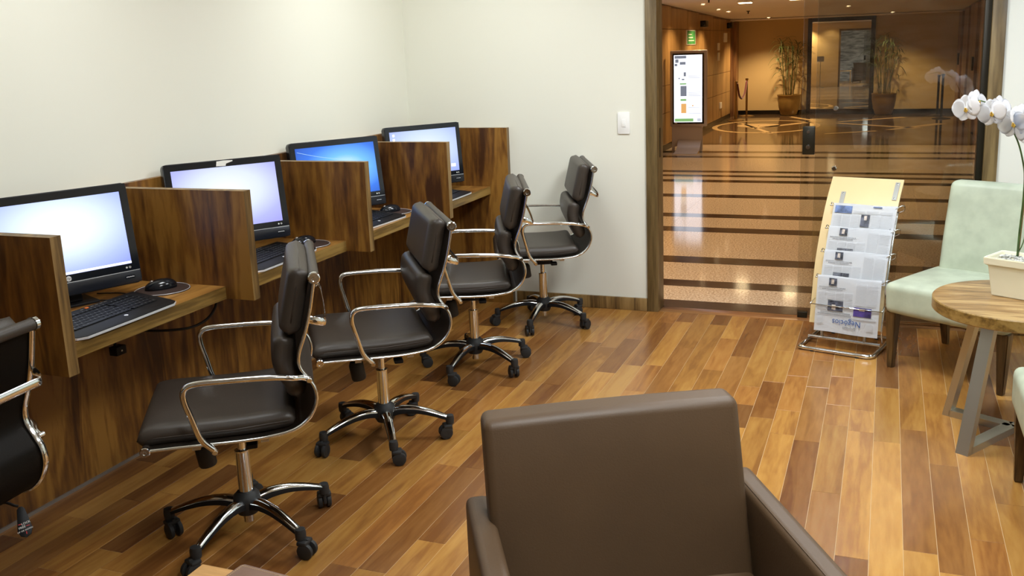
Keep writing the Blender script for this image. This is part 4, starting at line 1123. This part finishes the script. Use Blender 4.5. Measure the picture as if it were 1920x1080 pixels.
def newspaper(i, tp_, bt_, x0, label):
    W_ = 0.322
    t = empty('newspaper', ns0, ang)
    y0, z0 = tp_; y1, z1 = bt_
    dn_ = Vector((0, y1 - y0, z1 - z0)); L_ = dn_.length; v = dn_.normalized(); nrm = Vector((0, -(-v.z), -v.y)); nrm = Vector((0, v.z, -v.y))
    if nrm.y > 0: nrm = -nrm
    # folded sheet: front, fold over the wire, back
    bm = bmesh.new()
    prof = [Vector((0, y0, z0)) + v * L_, Vector((0, y0, z0)) + v * (L_ * 0.66) + nrm * 0.003, Vector((0, y0, z0)) + v * (L_ * .3) + nrm * 0.002, Vector((0, y0, z0)) + v * 0.004, Vector((0, y0 + 0.007, z0 + 0.005)), Vector((0, y0 + 0.016, z0 - 0.004))] 
    prof = catmull(prof, 3)
    grid = []
    for j, p in enumerate(prof): grid.append([bm.verts.new((x0 + W_ * k / 8 , p.y - 0.0012 * math.sin(k * 1.3 + i), p.z + 0.0015 * math.sin(k * 0.9 + i * 2))) for k in range(9)])
    for a, b_ in zip(grid, grid[1:]):
        for k in range(8): bm.faces.new((a[k], a[k + 1], b_[k + 1], b_[k]))
    bmesh.ops.solidify(bm, geom=list(bm.faces), thickness=0.006)
    sh_ = finish('sheet', bm, M['paper'], t, True, angle=50)
    # surface frame for print: origin top-left, x right, y down the page
    o_ = Vector((x0, y0, z0)) + nrm * 0.0062
    PMx = basis(o_, (1, 0, 0), -v, nrm)
    def pr_(name, rects, mat, zoff=0.0012, skew=0):
        if name not in ('column_text', 'headline') and len(rects) > 1:
            for q in rects: pr_(name, [q], mat, zoff)
            return
        bm = bmesh.new()
        for (a, b_, c, d) in rects: box(bm, (a, -d, zoff), (c, -b_, zoff + 0.0004), M4=PMx)
        o = finish(name, bm, mat, t)
        if name in ('column_text', 'headline'): o['kind'] = 'stuff'
        return o
    return t, PMx, pr_, W_, L_
def cols(x0, x1, y0, y1, n, step=0.0042):
    out = []
    w = (x1 - x0) / n
    for c in range(n):
        y = y0
        while y < y1 - 0.002:
            out.append((x0 + c * w + 0.002, y, x0 + (c + 1) * w - 0.003 - (rnd.random() * 0.01 if rnd.random() < .2 else 0), y + 0.0019)); y += step
    return out
labels = ['white newspaper in the top tier of the stand, with a blue landscape photo', 'newspaper in the second tier of the stand, below the topmost', 'newspaper in the third tier of the stand, above the bottom one', 'whole front page newspaper with blue upside-down masthead in the bottom tier']
for i, (tp_, bt_) in enumerate(TIERS):
    t, PMx, pr_, W_, L_ = newspaper(i, tp_, bt_, 0.058 + (0.006 if i < 3 else -0.002), labels[i])
    tag(t, labels[i], 'newspaper', 'newspapers on the stand')
    if i == 0:
        pr_('photo', [(0.012, 0.008, 0.100, 0.048)], M['photo_blue']); pr_('photo', [(0.205, 0.004, 0.25, 0.010)], M['photo_blue'])
        p2 = pr_('photo', [(0.152, 0.050, 0.196, 0.115)], M['photo_dark']); pr_('portrait', [(0.168, 0.056, 0.182, 0.080)], M['photo_skin'], 0.0018)
        pr_('column_text', cols(0.01, 0.145, 0.056, 0.13, 3) + cols(0.105, 0.31, 0.030, 0.046, 3) + cols(0.202, 0.31, 0.05, 0.13, 2), M['ink_light'])
    elif i < 3:
        pr_('photo', [(0.060, 0.004, 0.100, 0.042), (0.060, 0.100 + 0.01, 0.142, 0.124 + 0.01)], M['photo_dark']); pr_('portrait', [(0.072, 0.010, 0.086, 0.034)], M['photo_skin'], 0.0018)
        pr_('headline', [(0.015 + 0.0075 * k, 0.050, 0.0195 + 0.0075 * k, 0.0545) for k in range(18)] + [(0.03 + 0.0075 * k, 0.0595, 0.0345 + 0.0075 * k, 0.064) for k in range(14)], M['ink'])
        pr_('column_text', cols(0.01, 0.20, 0.074, 0.135, 4) + cols(0.205, 0.315, 0.018, 0.135, 2), M['ink_light'])
    else:
        pr_('photo', [(0.062, 0.004, 0.102, 0.042), (0.064, 0.118, 0.142, 0.172)], M['photo_dark']); pr_('portrait', [(0.074, 0.010, 0.088, 0.034), (0.085, 0.140, 0.105, 0.165)], M['photo_skin'], 0.0018)
        pr_('purple_photo', [(0.196, 0.140, 0.285, 0.186)], M['photo_purple']); pr_('photo_highlight', [(0.224, 0.144, 0.252, 0.156)], M['photo_skin'], 0.0018)
        pr_('headline', [(0.015 + 0.0075 * k, 0.050, 0.0195 + 0.0075 * k, 0.0545) for k in range(18)] + [(0.03 + 0.0075 * k, 0.0595, 0.0345 + 0.0075 * k, 0.064) for k in range(14)]
            + [(0.030 + 0.0066 * k, 0.178, 0.0345 + 0.0066 * k, 0.1825) for k in range(23)] + [(0.016 + 0.0066 * k, 0.188, 0.0205 + 0.0066 * k, 0.1925) for k in range(26)], M['ink'])
        pr_('column_text', cols(0.01, 0.06, 0.115, 0.17, 1) + cols(0.01, 0.19, 0.072, 0.112, 4) + cols(0.146, 0.188, 0.118, 0.165, 1) + cols(0.20, 0.31, 0.018, 0.132, 2) + cols(0.2, 0.31, 0.192, 0.204, 1) + cols(0.012, 0.048, 0.208, 0.245, 1) + cols(0.262, 0.302, 0.216, 0.256, 1), M['ink_light'])
        pr_('rule', [(0.008, 0.1995, 0.312, 0.2003)], M['ink'])
        Mt = PMx @ Matrix.Translation((0.165, -0.226, 0.0014)) @ Matrix.Rotation(R(180), 4, 'Z')
        text_mesh('Negócios', 0.043, 'masthead', M['ink_blue'], t, Mt, extrude=0.0002, sx=0.88)
        Mt = PMx @ Matrix.Translation((0.180, -0.252, 0.0014)) @ Matrix.Rotation(R(180), 4, 'Z')
        text_mesh('Empresas', 0.020, 'masthead', M['ink'], t, Mt, extrude=0.0002, sx=0.85)

# ================================================================== FOREGROUND ARMCHAIR
O_ = Vector((2.051, -3.594, 0)); aA = R(30)
ac = empty('armchair', O_, aA); tag(ac, 'large dark brown leather armchair in the foreground, facing the camera', 'armchair')
# local: x lateral 0..0.575, -y forward
bm_top = 0.80
def wpb(v):
    z = v.co.z + 0.20      # 0 at the bottom (z 0.40) .. 0.40 at the top
    v.co.y -= 0.118 * (1 - (z / 0.42)) - 0.0
    v.co.z += 0.004 * math.sin(PI * (v.co.x / 0.575 + 0.5))
cushion('backrest', 0.572, 0.085, 0.50, M['leather_brown'], ac, Matrix.Translation((0.279, -0.040, 0.557)), bev=0.019, puff=0.0, warp=wpb, n=12)
for x0 in (-0.048, 0.572):
    def wpa(v):
        t_ = v.co.y + 0.02
        if v.co.z > 0.4 and t_ > -0.10: v.co.z -= 0.010 * min(1, (t_ + 0.10) / 0.10)
    arm = cushion('arm', 0.056, 0.630, 0.543, M['leather_brown'], ac, Matrix.Translation((x0 + 0.028, -0.300, 0.331)), bev=0.017, puff=0.0)
    bm = bmesh.new()
    xs = x0 + (0.010 if x0 > 0 else 0.018); tube(bm, [(xs, -0.02, 0.6012), (xs, -0.30, 0.6012), (xs, -0.58, 0.6012)], 0.0014, 6)
    finish('seam', bm, M['leather_brown'], arm, True)
cushion('seat', 0.558, 0.50, 0.15, M['leather_brown'], ac, Matrix.Translation((0.290, -0.355, 0.365)), bev=0.025, puff=0.012)
bm = bmesh.new(); box(bm, (0.012, -0.59, 0.10), (0.568, -0.10, 0.285), bev=0.01); finish('frame', bm, M['leather_brown'], ac, True, angle=40)
for (x, y) in ((-0.02, -0.02), (0.60, -0.02), (-0.02, -0.58), (0.60, -0.58)):
    bm = bmesh.new(); lathe(bm, [(0, 0), (0.016, 0), (0.022, 0.06), (0, 0.06)], 12, Matrix.Translation((x, y, 0))); finish('leg', bm, M['leg_wood'], ac, True, angle=40)

# ================================================================== COFFEE TABLE CORNER
ct = empty('coffee_table', (1.745, -4.14, 0)); tag(ct, 'light wooden low table whose corner shows at the bottom edge', 'table')
bm = bmesh.new(); box(bm, (-0.255, -0.255, 0.465), (0.235, 0.257, 0.50), bev=0.002); finish('tabletop', bm, M['light_wood'], ct, True, angle=40)
for (x, y) in ((-0.22, -0.22), (0.20, -0.22), (-0.22, 0.22), (0.20, 0.22)): B('leg', (x - 0.02, y - 0.02, 0), (x + 0.02, y + 0.02, 0.465), M['light_wood'], ct)
fd = empty('leather_folder', (1.69, -3.975, 0.5005)); tag(fd, 'dark brown stitched leather folder lying on the low table corner', 'folder')
bm = bmesh.new(); prism(bm, rrect(0.22, 0.19, 0.006), 0, 0.010, bev=0.002, M4=Matrix.Rotation(R(-5), 4, 'Z')); finish('cover', bm, M['folder'], fd, True, angle=40)
bm = bmesh.new()
for s in range(40):
    for (x, y, w, h) in ((-0.104 + s * 0.0053, 0.088, 0.003, 0.0008),): box(bm, (x, y, 0.0100), (x + w, y + h, 0.0106), M4=Matrix.Rotation(R(-5), 4, 'Z'))
    if s < 34: box(bm, (-0.105, -0.088 + s * 0.0053, 0.0100), (-0.1042, -0.085 + s * 0.0053, 0.0106), M4=Matrix.Rotation(R(-5), 4, 'Z'))
st_ = finish('stitching', bm, M['ply'], fd); st_['kind'] = 'stuff'

# ================================================================== LOBBY
LX0, LX1, LY = -0.25, 4.15, 15.7
lf = B('floor', (-0.4, 0.105, -0.15), (4.4, LY + 0.1, -0.021), M['granite_dark']); tag(lf, kind='structure', label='polished granite floor of the lobby with dark bands')
DARK = [(.112, .282), (.626, .798), (1.324, 1.501), (2.49, 2.657), (3.175, 3.315), (4.324, 4.467), (5.414, 5.545), (5.863, 5.957), (6.249, 6.349), (7.766, 7.894), (8.361, 8.501), (9.480, 9.642)]
def slab(name, x0, x1, y0, y1, mat, z=0.0):
    bm = bmesh.new(); box(bm, (x0, y0, -0.02), (x1, y1, z)); return finish(name, bm, mat, lf)
DARK = [(a - 0.012 - 0.004 * a, b_ + 0.012 + 0.004 * b_) if a > 1 else (a, b_) for a, b_ in DARK]
jx = [LX0, 1.1, 2.72, LX1]
prev = 0.109
for (a, b_) in DARK:
    if a - prev > 0.02:
        for xa, xb in zip(jx, jx[1:]): slab('granite_slab', xa + 0.0006, xb - 0.0006, prev + 0.0005, a - 0.0005, M['granite'])
    for xa, xb in zip(jx, jx[1:]): slab('dark_band', xa + 0.0006, xb - 0.0006, max(a, 0.1095), b_, M['granite_dark'])
    prev = b_
yy_ = prev
ygrid = [prev, 11.2, 12.7, 14.2, LY]
for ya, yb in zip(ygrid, ygrid[1:]):
    for xa, xb in zip(jx, jx[1:]): slab('brown_slab', xa + 0.0006, xb - 0.0006, ya + 0.0005, yb - 0.0005, M['granite_brown'])
# golden inlays (rings and crossing bars)
def inlay_bar(p, q, w):
    p = Vector((*p, 0)); q = Vector((*q, 0)); d = (q - p); L_ = d.length; d.normalize(); s = Vector((-d.y, d.x, 0))
    bm = bmesh.new(); prism(bm, [(0, 0), (L_, -w / 2), (L_, w / 2)] if False else [(0, -w * .25), (L_, -w / 2), (L_, w / 2), (0, w * .25)], 0.0, 0.0012, M4=basis(p, d, s, (0, 0, 1)))
    finish('golden_inlay', bm, M['granite_gold'], lf)
for p, q, w in [((0.55, 12.2), (1.60, 13.75), .22), ((1.0, 14.9), (1.55, 13.9), .15), ((0.2, 13.4), (1.0, 11.3), .10), ((2.0, 13.6), (3.2, 14.6), .16), ((2.0, 13.3), (3.4, 12.2), .20), ((2.9, 11.9), (3.8, 13.1), .22), ((1.9, 11.2), (2.7, 11.7), .12)]: inlay_bar(p, q, w)
def inlay_disc(x, y, rx, ry, ring=0.0):
    bm = bmesh.new()
    n = 40
    if ring:
        o1 = [bm.verts.new((x + rx * math.cos(2 * PI * k / n), y + ry * math.sin(2 * PI * k / n), 0.0012)) for k in range(n)]
        o2 = [bm.verts.new((x + (rx - ring) * math.cos(2 * PI * k / n), y + (ry - ring) * math.sin(2 * PI * k / n), 0.0012)) for k in range(n)]
        for k in range(n): bm.faces.new((o1[k], o1[(k + 1) % n], o2[(k + 1) % n], o2[k]))
    finish('golden_inlay', bm, M['granite_gold'], lf)
inlay_disc(0.60, 12.85, 0.40, 0.42, 0.39); inlay_disc(0.75, 12.7, 0.98, 1.35, 0.10)

def slope_box(bm, x0, x1, y0, y1, z0, mi=0, dz=0.0):
    """box whose top follows the lobby ceiling"""
    v = [bm.verts.new(c) for c in ((x0, y0, z0), (x1, y0, z0), (x1, y1, z0), (x0, y1, z0), (x0, y0, ceil_z(y0) + dz), (x1, y0, ceil_z(y0) + dz), (x1, y1, ceil_z(y1) + dz), (x0, y1, ceil_z(y1) + dz))]
    for f in ((0, 3, 2, 1), (4, 5, 6, 7), (0, 1, 5, 4), (1, 2, 6, 5), (2, 3, 7, 6), (3, 0, 4, 7)): bm.faces.new([v[i] for i in f])
bm = bmesh.new(); slope_box(bm, -0.40, LX0 - 0.012, 0.10, LY, -0.02); wl = finish('wall_lobby_left', bm, M['lobby_dark_panel']); tag(wl, kind='structure')
# wood panels on the left lobby wall: three rows between recessed joints
rows = [(0.0, 0.085, 'skirt'), (0.09, 0.555, 'p'), (0.565, 0.965, 'p'), (0.975, 1.79, 'p'), (1.80, 2.0, 'p')]
ycuts = [0.13, 1.6, 3.1, 4.6, 6.1, 7.6, 9.05, 10.3, 11.3, 12.75, 14.85]
for (z0, z1, kd) in rows:
    for ya, yb in zip(ycuts, ycuts[1:]):
        if kd == 'skirt':
            bm = bmesh.new(); box(bm, (LX0 - 0.012, ya, z0), (LX0 + 0.004, yb, z1)); finish('skirting', bm, M['bronze'], wl); continue
        bm = bmesh.new(); box(bm, (LX0 - 0.0119, ya + 0.004, z0), (LX0, yb - 0.004, z1 if z1 < 2 else min(ceil_z(yb) - 0.01, 2.2)))
        finish('wood_panel', bm, M['lobby_panel'], wl)
for (ya, yb, mt) in ((14.9, 15.35, 'lobby_dark_panel'), (15.36, LY - 0.01, 'lobby_mid_panel')):
    bm = bmesh.new(); box(bm, (LX0 - 0.0119, ya, 0.0), (LX0 + (0.0 if mt[6] == 'd' else 0.05), yb, 1.98)); finish('wood_panel', bm, M[mt], wl)
# right lobby wall with alternating timber columns and doors
bm = bmesh.new(); slope_box(bm, LX1 + 0.10, LX1 + 0.25, 0.10, LY, -0.02); wr = finish('wall_lobby_right', bm, M['lobby_dark_panel']); tag(wr, kind='structure')
y = 3.2; k = 0
while y < LY - 0.3:
    wdt = (1.0, 0.55, 1.3, 0.45)[k % 4]; depth = (0.0, 0.10, 0.0, 0.06)[k % 4]
    bm = bmesh.new(); box(bm, (LX1 + depth, y, 0.0), (LX1 + 0.0995 + 0.0, min(y + wdt, LY - 0.01), ceil_z(min(y + wdt, LY - 0.01)) - 0.006) if depth < 0.09 else (LX1 + 0.0998, min(y + wdt, LY - 0.01), 1.95))
    finish('wood_panel', bm, M['lobby_mid_panel' if k % 2 == 0 else 'lobby_dark_panel'], wr) if depth < 0.09 else bm.free()
    y += wdt + 0.01; k += 1
for yh in (11.69, 15.1):
    bm = bmesh.new(); box(bm, (LX1 - 0.03, yh - 0.1, 0.98), (LX1 - 0.001, yh + 0.1, 1.20)); finish('door_handle', bm, M['bronze'], wr)
# back wall, skirting, lobby face of the room wall, ceiling
bm = bmesh.new(); slope_box(bm, -0.40, 4.40, LY, LY + 0.15, -0.02); wb = finish('wall_lobby_back', bm, M['lobby_beige']); tag(wb, kind='structure')
S('baseboard_lobby_back', (LX0, LY - 0.02, 0.0), (LX1, LY, 0.085), M['black_stone'])
bm = bmesh.new(); box(bm, (-0.238, 0.112, -0.02), (1.551, 0.134, 2.30)); box(bm, (3.406, 0.112, -0.02), (4.24, 0.134, 2.30)); box(bm, (1.5515, 0.112, 2.071), (3.4055, 0.134, 2.30)); o = finish('wall_lobby_front', bm, M['lobby_beige']); tag(o, kind='structure')
bm = bmesh.new()
vv = [(-0.4, 0.11, ceil_z(0.11)), (4.4, 0.11, ceil_z(0.11)), (4.4, LY + 0.15, ceil_z(LY + 0.15)), (-0.4, LY + 0.15, ceil_z(LY + 0.15))]
lo = [bm.verts.new((x, y, z + 0.001)) for x, y, z in vv]; hi = [bm.verts.new((x, y, z + 0.1)) for x, y, z in vv]
bm.faces.new(list(reversed(lo))); bm.faces.new(hi)
for k in range(4): bm.faces.new((lo[k], lo[(k + 1) % 4], hi[(k + 1) % 4], hi[k]))
lc = finish('ceiling', bm, M['lobby_ceiling']); tag(lc, kind='structure', label='pale sloping ceiling of the lobby')
# dropped soffit rim along the back wall
bm = bmesh.new(); box(bm, (LX0, LY - 0.9, ceil_z(LY - 0.9) - 0.035), (LX1, LY - 0.5, ceil_z(LY) + 0.01)); o = finish('trim_1', bm, M['lobby_ceiling']); tag(o, kind='structure')

# downlights
DL = ['small glowing ceiling spot, nearest to the lit advertising kiosk', 'second small ceiling spot along the timber wall of the lobby', 'third small ceiling spot along the timber wall of the lobby',
      'ceiling spot washing the back wall above the left bamboo palm', 'ceiling spot washing the back wall above the right bamboo palm', None]
for i, (x, y, p) in enumerate(LOBBY_SPOTS):
    t = empty('downlight', (x, y, ceil_z(y))); tag(t, DL[i] if i < 5 else 'round ceiling downlight of the lobby, out of view above the doorway', 'downlight', 'lobby ceiling spots' if i < 5 else 'lobby downlights out of view')
    bm = bmesh.new(); lathe(bm, [(0.030, 0.0), (0.045, 0.0), (0.045, -0.006), (0.032, -0.012), (0.030, 0.0)], 18); finish('trim_ring', bm, M['white_plastic'], t, True, angle=40)
    bm = bmesh.new(); lathe(bm, [(0, -0.004), (0.028, -0.004), (0.028, 0.0), (0, 0)], 14); finish('bulb', bm, M['spot'], t)
for (x, y, lab) in ((0.88, 8.85, 'short fluorescent ceiling fitting in the lobby, left of the glass edge'), (1.62, 8.6, 'short fluorescent ceiling fitting in the lobby, seen through the glass')):
    t = empty('fluorescent_light', (x, y, ceil_z(y))); tag(t, lab, 'ceiling light')
    B('housing', (-0.10, -0.12, -0.02), (0.10, 0.12, 0.0), M['white_plastic'], t)
    for s in (-0.05, 0.05): B('tube', (-0.09, s - 0.012, -0.028), (0.09, s + 0.012, -0.0205), M['spot'], t)
for (x, y, lab) in ((0.52, 7.9, 'small dark sprinkler head on the lobby ceiling near the glass-topped kiosk'), (0.55, 11.6, 'small dark sprinkler head farther back on the lobby ceiling')):
    bm = bmesh.new(); lathe(bm, [(0, 0), (0.03, 0), (0.03, -0.01), (0.012, -0.015), (0.010, -0.045), (0.022, -0.05), (0, -0.052)], 12)
    tag(finish('sprinkler', bm, M['bronze'], None, True, loc=(x, y, ceil_z(y)), angle=40), lab, 'sprinkler')

# kiosk
kx, ky = 0.098, 8.6
ki = empty('advertising_kiosk', (kx, ky, 0), R(3)); ki.scale = (0.95, 0.95, 1.0); tag(ki, 'grey metal advertising kiosk with a glowing white vertical screen', 'kiosk')
bm = bmesh.new(); box(bm, (-0.285, 0.0, 0.36), (0.285, 0.10, 1.475), bev=0.012); finish('cabinet', bm, M['kiosk_metal'], ki, True, angle=40)
bm = bmesh.new(); box(bm, (-0.245, -0.006, 0.40), (0.245, 0.0, 1.435)); bz = finish('bezel', bm, M['gloss'], ki)
bm = bmesh.new(); box(bm, (-0.222, -0.009, 0.425), (0.215, -0.0062, 1.41)); ks = finish('screen', bm, M['kiosk_screen'], ki)
def kr(name, rects, mat):
    bm = bmesh.new()
    for a, b_, c, d in rects: box(bm, (a, -0.0105, b_), (c, -0.0092, d))
    return finish(name, bm, mat, ks)
kr('dark_print', [(-0.21, 1.36, -0.03, 1.40), (-0.20, 1.30, -0.15, 1.35), (-0.13, 1.27, -0.04, 1.31), (-0.21, 1.25, -0.17, 1.285), (-0.12, 0.81, -0.025, 0.96), (-0.07, 1.10, -0.035, 1.16), (-0.15, 1.06, -0.13, 1.08), (-0.10, 1.045, -0.06, 1.065)], M['kiosk_img'])
kr('orange_print', [(-0.11, 0.56, -0.03, 0.70), (0.06, 0.66, 0.08, 0.68)], M['kiosk_img2'])
kr('green_print', [(-0.21, 0.435, 0.08, 0.48), (-0.13, 0.98, -0.03, 1.0), (-0.12, 0.74, -0.03, 0.77)], M['kiosk_green'])
kr('text_lines', [(0.0, z, 0.20 - 0.02 * (k % 2), z + 0.008) for k, z in enumerate((1.10, 1.075, 0.86, 0.835, 0.81, 0.64, 0.55))] + [(0.14, 0.435, 0.20, 0.48)], M['kiosk_text'])
bm = bmesh.new(); box(bm, (-0.215, -0.0075, 0.407), (-0.175, -0.0061, 0.418)); finish('maker_mark', bm, M['white_ink'], bz)
bm = bmesh.new(); box(bm, (-0.262, 0.02, 0.0), (-0.22, 0.09, 0.36)); box(bm, (-0.22, 0.03, 0.06), (0.215, 0.085, 0.36)); box(bm, (0.17, 0.02, 0.0), (0.215, 0.09, 0.3)); finish('pedestal', bm, M['kiosk_metal'], ki)
bm = bmesh.new(); prev = None
for (y, z) in ((0.02, 0.16), (-0.05, 0.13), (-0.12, 0.075), (-0.20, 0.035), (-0.42, 0.012), (-0.50, 0.006)):
    a = [bm.verts.new((-0.16, y, z)), bm.verts.new((0.20, y, z)), bm.verts.new((0.20, y, z - 0.006)), bm.verts.new((-0.16, y, z - 0.006))]
    if prev:
        for k in range(4): bm.faces.new((prev[k], prev[(k + 1) % 4], a[(k + 1) % 4], a[k]))
    else: bm.faces.new(a)
    prev = a
bm.faces.new(prev); finish('curved_foot_plate', bm, M['kiosk_metal'], ki, True, angle=40)

# signs on the lobby wall
def wall_plate(name, y0, y1, z0, z1, mat, lab, cat, thick=0.012):
    t = empty(name, (LX0, (y0 + y1) / 2, (z0 + z1) / 2)); tag(t, lab, cat)
    h, w = (z1 - z0) / 2, (y1 - y0) / 2
    B('frame', (0.0, -w, -h), (thick, w, h), M['white_plastic'], t, 0.002)
    B('face', (thick, -w * 0.88, -h * 0.90), (thick + 0.002, w * 0.88, h * 0.90), mat, t)
    return t
ws = wall_plate('wall_sign', 10.17, 10.95, 1.55, 1.79, M['green_print'], 'small green and white framed sign on the timber wall above the kiosk', 'sign')
bm = bmesh.new()
for k in range(3): box(bm, (0.0142, -0.25, -0.06 + k * 0.05), (0.016, 0.22 - 0.1 * k, -0.045 + k * 0.05))
finish('white_lettering', bm, M['white_ink'], ws)
for (y0, y1, z0, z1, lab) in ((13.95, 14.3, 1.57, 1.75, 'upper white plate on the timber wall, highest of the pale plates'), (13.2, 13.4, 1.42, 1.56, 'small white plate on the timber wall beside a vertical seam'), (13.2, 13.4, 1.22, 1.38, 'small white plate on the timber wall, below a similar plate'), (13.5, 13.68, 0.28, 0.40, 'low white socket plate on the timber wall')):
    wall_plate('wall_plate', y0, y1, z0, z1, M['white_plastic'], lab, 'plate', 0.02)
for (y, lab) in ((11.55, 'dark round ceiling speaker box above the green sign'), (14.5, 'dark box near the corner at the end of the timber wall')):
    t = empty('wall_speaker', (LX0, y, 1.90)); tag(t, lab, 'speaker')
    B('case', (0.0, -0.13, -0.055), (0.10, 0.13, 0.055), M['bronze'], t, 0.008)
    bm = bmesh.new(); lathe(bm, [(0, 0.006), (0.035, 0.006), (0.045, 0)], 16, basis((0.0, -0.13, 0), (1, 0, 0), (0, 0, 1), (0, -1, 0)) @ Matrix.Translation((0.05, 0, 0))); finish('cone', bm, M['gloss'], t, True, angle=30)

# stanchions
def stanchion(x, y, h, lab, mat, group):
    t = empty('stanchion', (x, y, 0)); tag(t, lab, 'stanchion', group)
    bm = bmesh.new(); lathe(bm, [(0, 0), (0.165, 0), (0.165, 0.006), (0.10, 0.018), (0.03, 0.03), (0, 0.03)], 28); finish('base', bm, mat, t, True, angle=40)
    bm = bmesh.new(); lathe(bm, [(0, 0.03), (0.022, 0.03), (0.022, h - 0.03), (0, h - 0.03)], 16); finish('post', bm, mat, t, True, angle=40)
    bm = bmesh.new(); lathe(bm, [(0, h - 0.03), (0.032, h - 0.03), (0.034, h - 0.01), (0.02, h), (0, h)], 16); finish('cap', bm, mat, t, True, angle=40)
    return t
stanchion(0.0, 14.0, 0.80, 'brass stanchion nearer the timber wall, left end of the velvet rope', M['brass'], 'stanchions of the lobby')
stanchion(0.05, 15.2, 0.80, 'brass stanchion by the beige wall, right end of the velvet rope', M['brass'], 'stanchions of the lobby')
stanchion(3.80, 14.9, 0.80, 'dark stanchion at right seen through the glass, the left one of its pair', M['bronze'], 'stanchions of the lobby')
stanchion(3.84, 14.2, 0.84, 'dark stanchion at right seen through the glass, the right one of its pair', M['bronze'], 'stanchions of the lobby')
bm = bmesh.new(); tube(bm, catmull([(0.02, 14.03, 0.74), (0.03, 14.25, 0.50), (0.04, 14.55, 0.42), (0.05, 14.9, 0.52), (0.05, 15.16, 0.74)], 8), 0.022, 10)
tag(finish('velvet_rope', bm, M['rope'], None, True), 'wine red rope sagging between the two brass stanchions', 'rope')

# palms
def palm(x, y, label, seed, spread):
    rr = random.Random(seed)
    t = empty('potted_palm', (x, y, 0)); tag(t, label, 'plant')
    bm = bmesh.new(); lathe(bm, [(0, 0), (0.15, 0), (0.17, 0.02), (0.215, 0.18), (0.235, 0.32), (0.235, 0.40), (0.245, 0.41), (0.245, 0.435), (0.225, 0.435), (0.21, 0.39), (0, 0.385)], 36); finish('pot', bm, M['terracotta'], t, True, angle=50)
    n = 11
    for k in range(n):
        a = 2 * PI * k / n + rr.uniform(-.2, .2); r0 = rr.uniform(0.03, 0.12); r1 = rr.uniform(0.12, 0.30) * spread; h = rr.uniform(1.15, 1.62)
        p0 = Vector((r0 * math.cos(a), r0 * math.sin(a), 0.38)); p2 = Vector((r1 * math.cos(a), r1 * 0.5 * math.sin(a), h)); p1 = (p0 + p2) / 2 + Vector((rr.uniform(-.03, .03), 0, 0))
        bm = bmesh.new(); tube(bm, catmull([p0, p1, p2], 5), 0.0075, 6); cn = finish('cane', bm, M['cane'], t, True)
        bm = bmesh.new()
        for j in range(13):
            b = rr.uniform(0, 2 * PI); L_ = rr.uniform(0.14, 0.34); up_ = rr.uniform(0.3, 1.5); o = p2 - Vector((0, 0, rr.uniform(0, .22) if j < 10 else rr.uniform(.3, .8)))
            d = Vector((math.cos(b), math.sin(b) * 0.6, 0)); pts = [o + d * L_ * u + Vector((0, 0, L_ * (up_ * u - 0.95 * u * u))) for u in (0, .25, .5, .75, 1)]
            pts = [Vector((p.x, min(p.y, 0.26), min(p.z, 1.80))) for p in pts]
            s = Vector((-d.y, d.x, 0)).normalized(); vs = []
            for u, p in zip((0.15, .7, 1, .7, .05), pts): vs.append((bm.verts.new(p + s * 0.009 * u), bm.verts.new(p - s * 0.009 * u + Vector((0, 0, 0.004)))))
            for v0, v1 in zip(vs, vs[1:]): bm.faces.new((v0[0], v0[1], v1[1], v1[0]))
        lv = finish('leaves', bm, M['leaf'], cn); lv['kind'] = 'stuff'
palm(0.91, 15.38, 'tall thin palm in an ochre pot, standing left of the large mirror', 3, 1.0)
palm(2.80, 15.33, 'tall thin palm in an ochre pot, right of the mirror, seen through the glass', 8, 1.0)

# mirror
mr = empty('wall_mirror', (1.915, LY - 0.03, 1.01)); tag(mr, 'large mirror in a dark carved frame on the beige lobby back wall', 'mirror')
mr.rotation_euler = (R(-0.35), 0, R(0.75))
bm = bmesh.new()
w, h, f_ = 0.67, 0.99, 0.085
for (a, b_, c, d) in ((-w, -h, -w + f_, h), (w - f_, -h, w, h), (-w + f_, h - f_, w - f_, h), (-w + f_, -h, w - f_, -h + f_)): box(bm, (a, -0.035, b_), (c, 0.005, d), bev=0.006)
finish('frame', bm, M['mirror_frame'], mr, True, angle=40)
B('mirror_pane', (-w + f_, -0.012, -h + f_), (w - f_, -0.004, h - f_), M['mirror'], mr)

# sign post seen in the mirror
sp = empty('sign_post', (0.95, 0.62, 0)); tag(sp, 'slim sign holder on a pole, seen only in the mirror', 'sign')
bm = bmesh.new(); lathe(bm, [(0, 0), (0.14, 0), (0.14, 0.008), (0.02, 0.02), (0, 0.02)], 24); finish('base', bm, M['steel'], sp, True, angle=40)
bm = bmesh.new(); lathe(bm, [(0, 0.02), (0.012, 0.02), (0.012, 0.93), (0, 0.93)], 12); finish('pole', bm, M['steel'], sp, True, angle=40)
B('board', (-0.12, -0.01, 0.93), (0.12, 0.01, 1.12), M['steel'], sp)
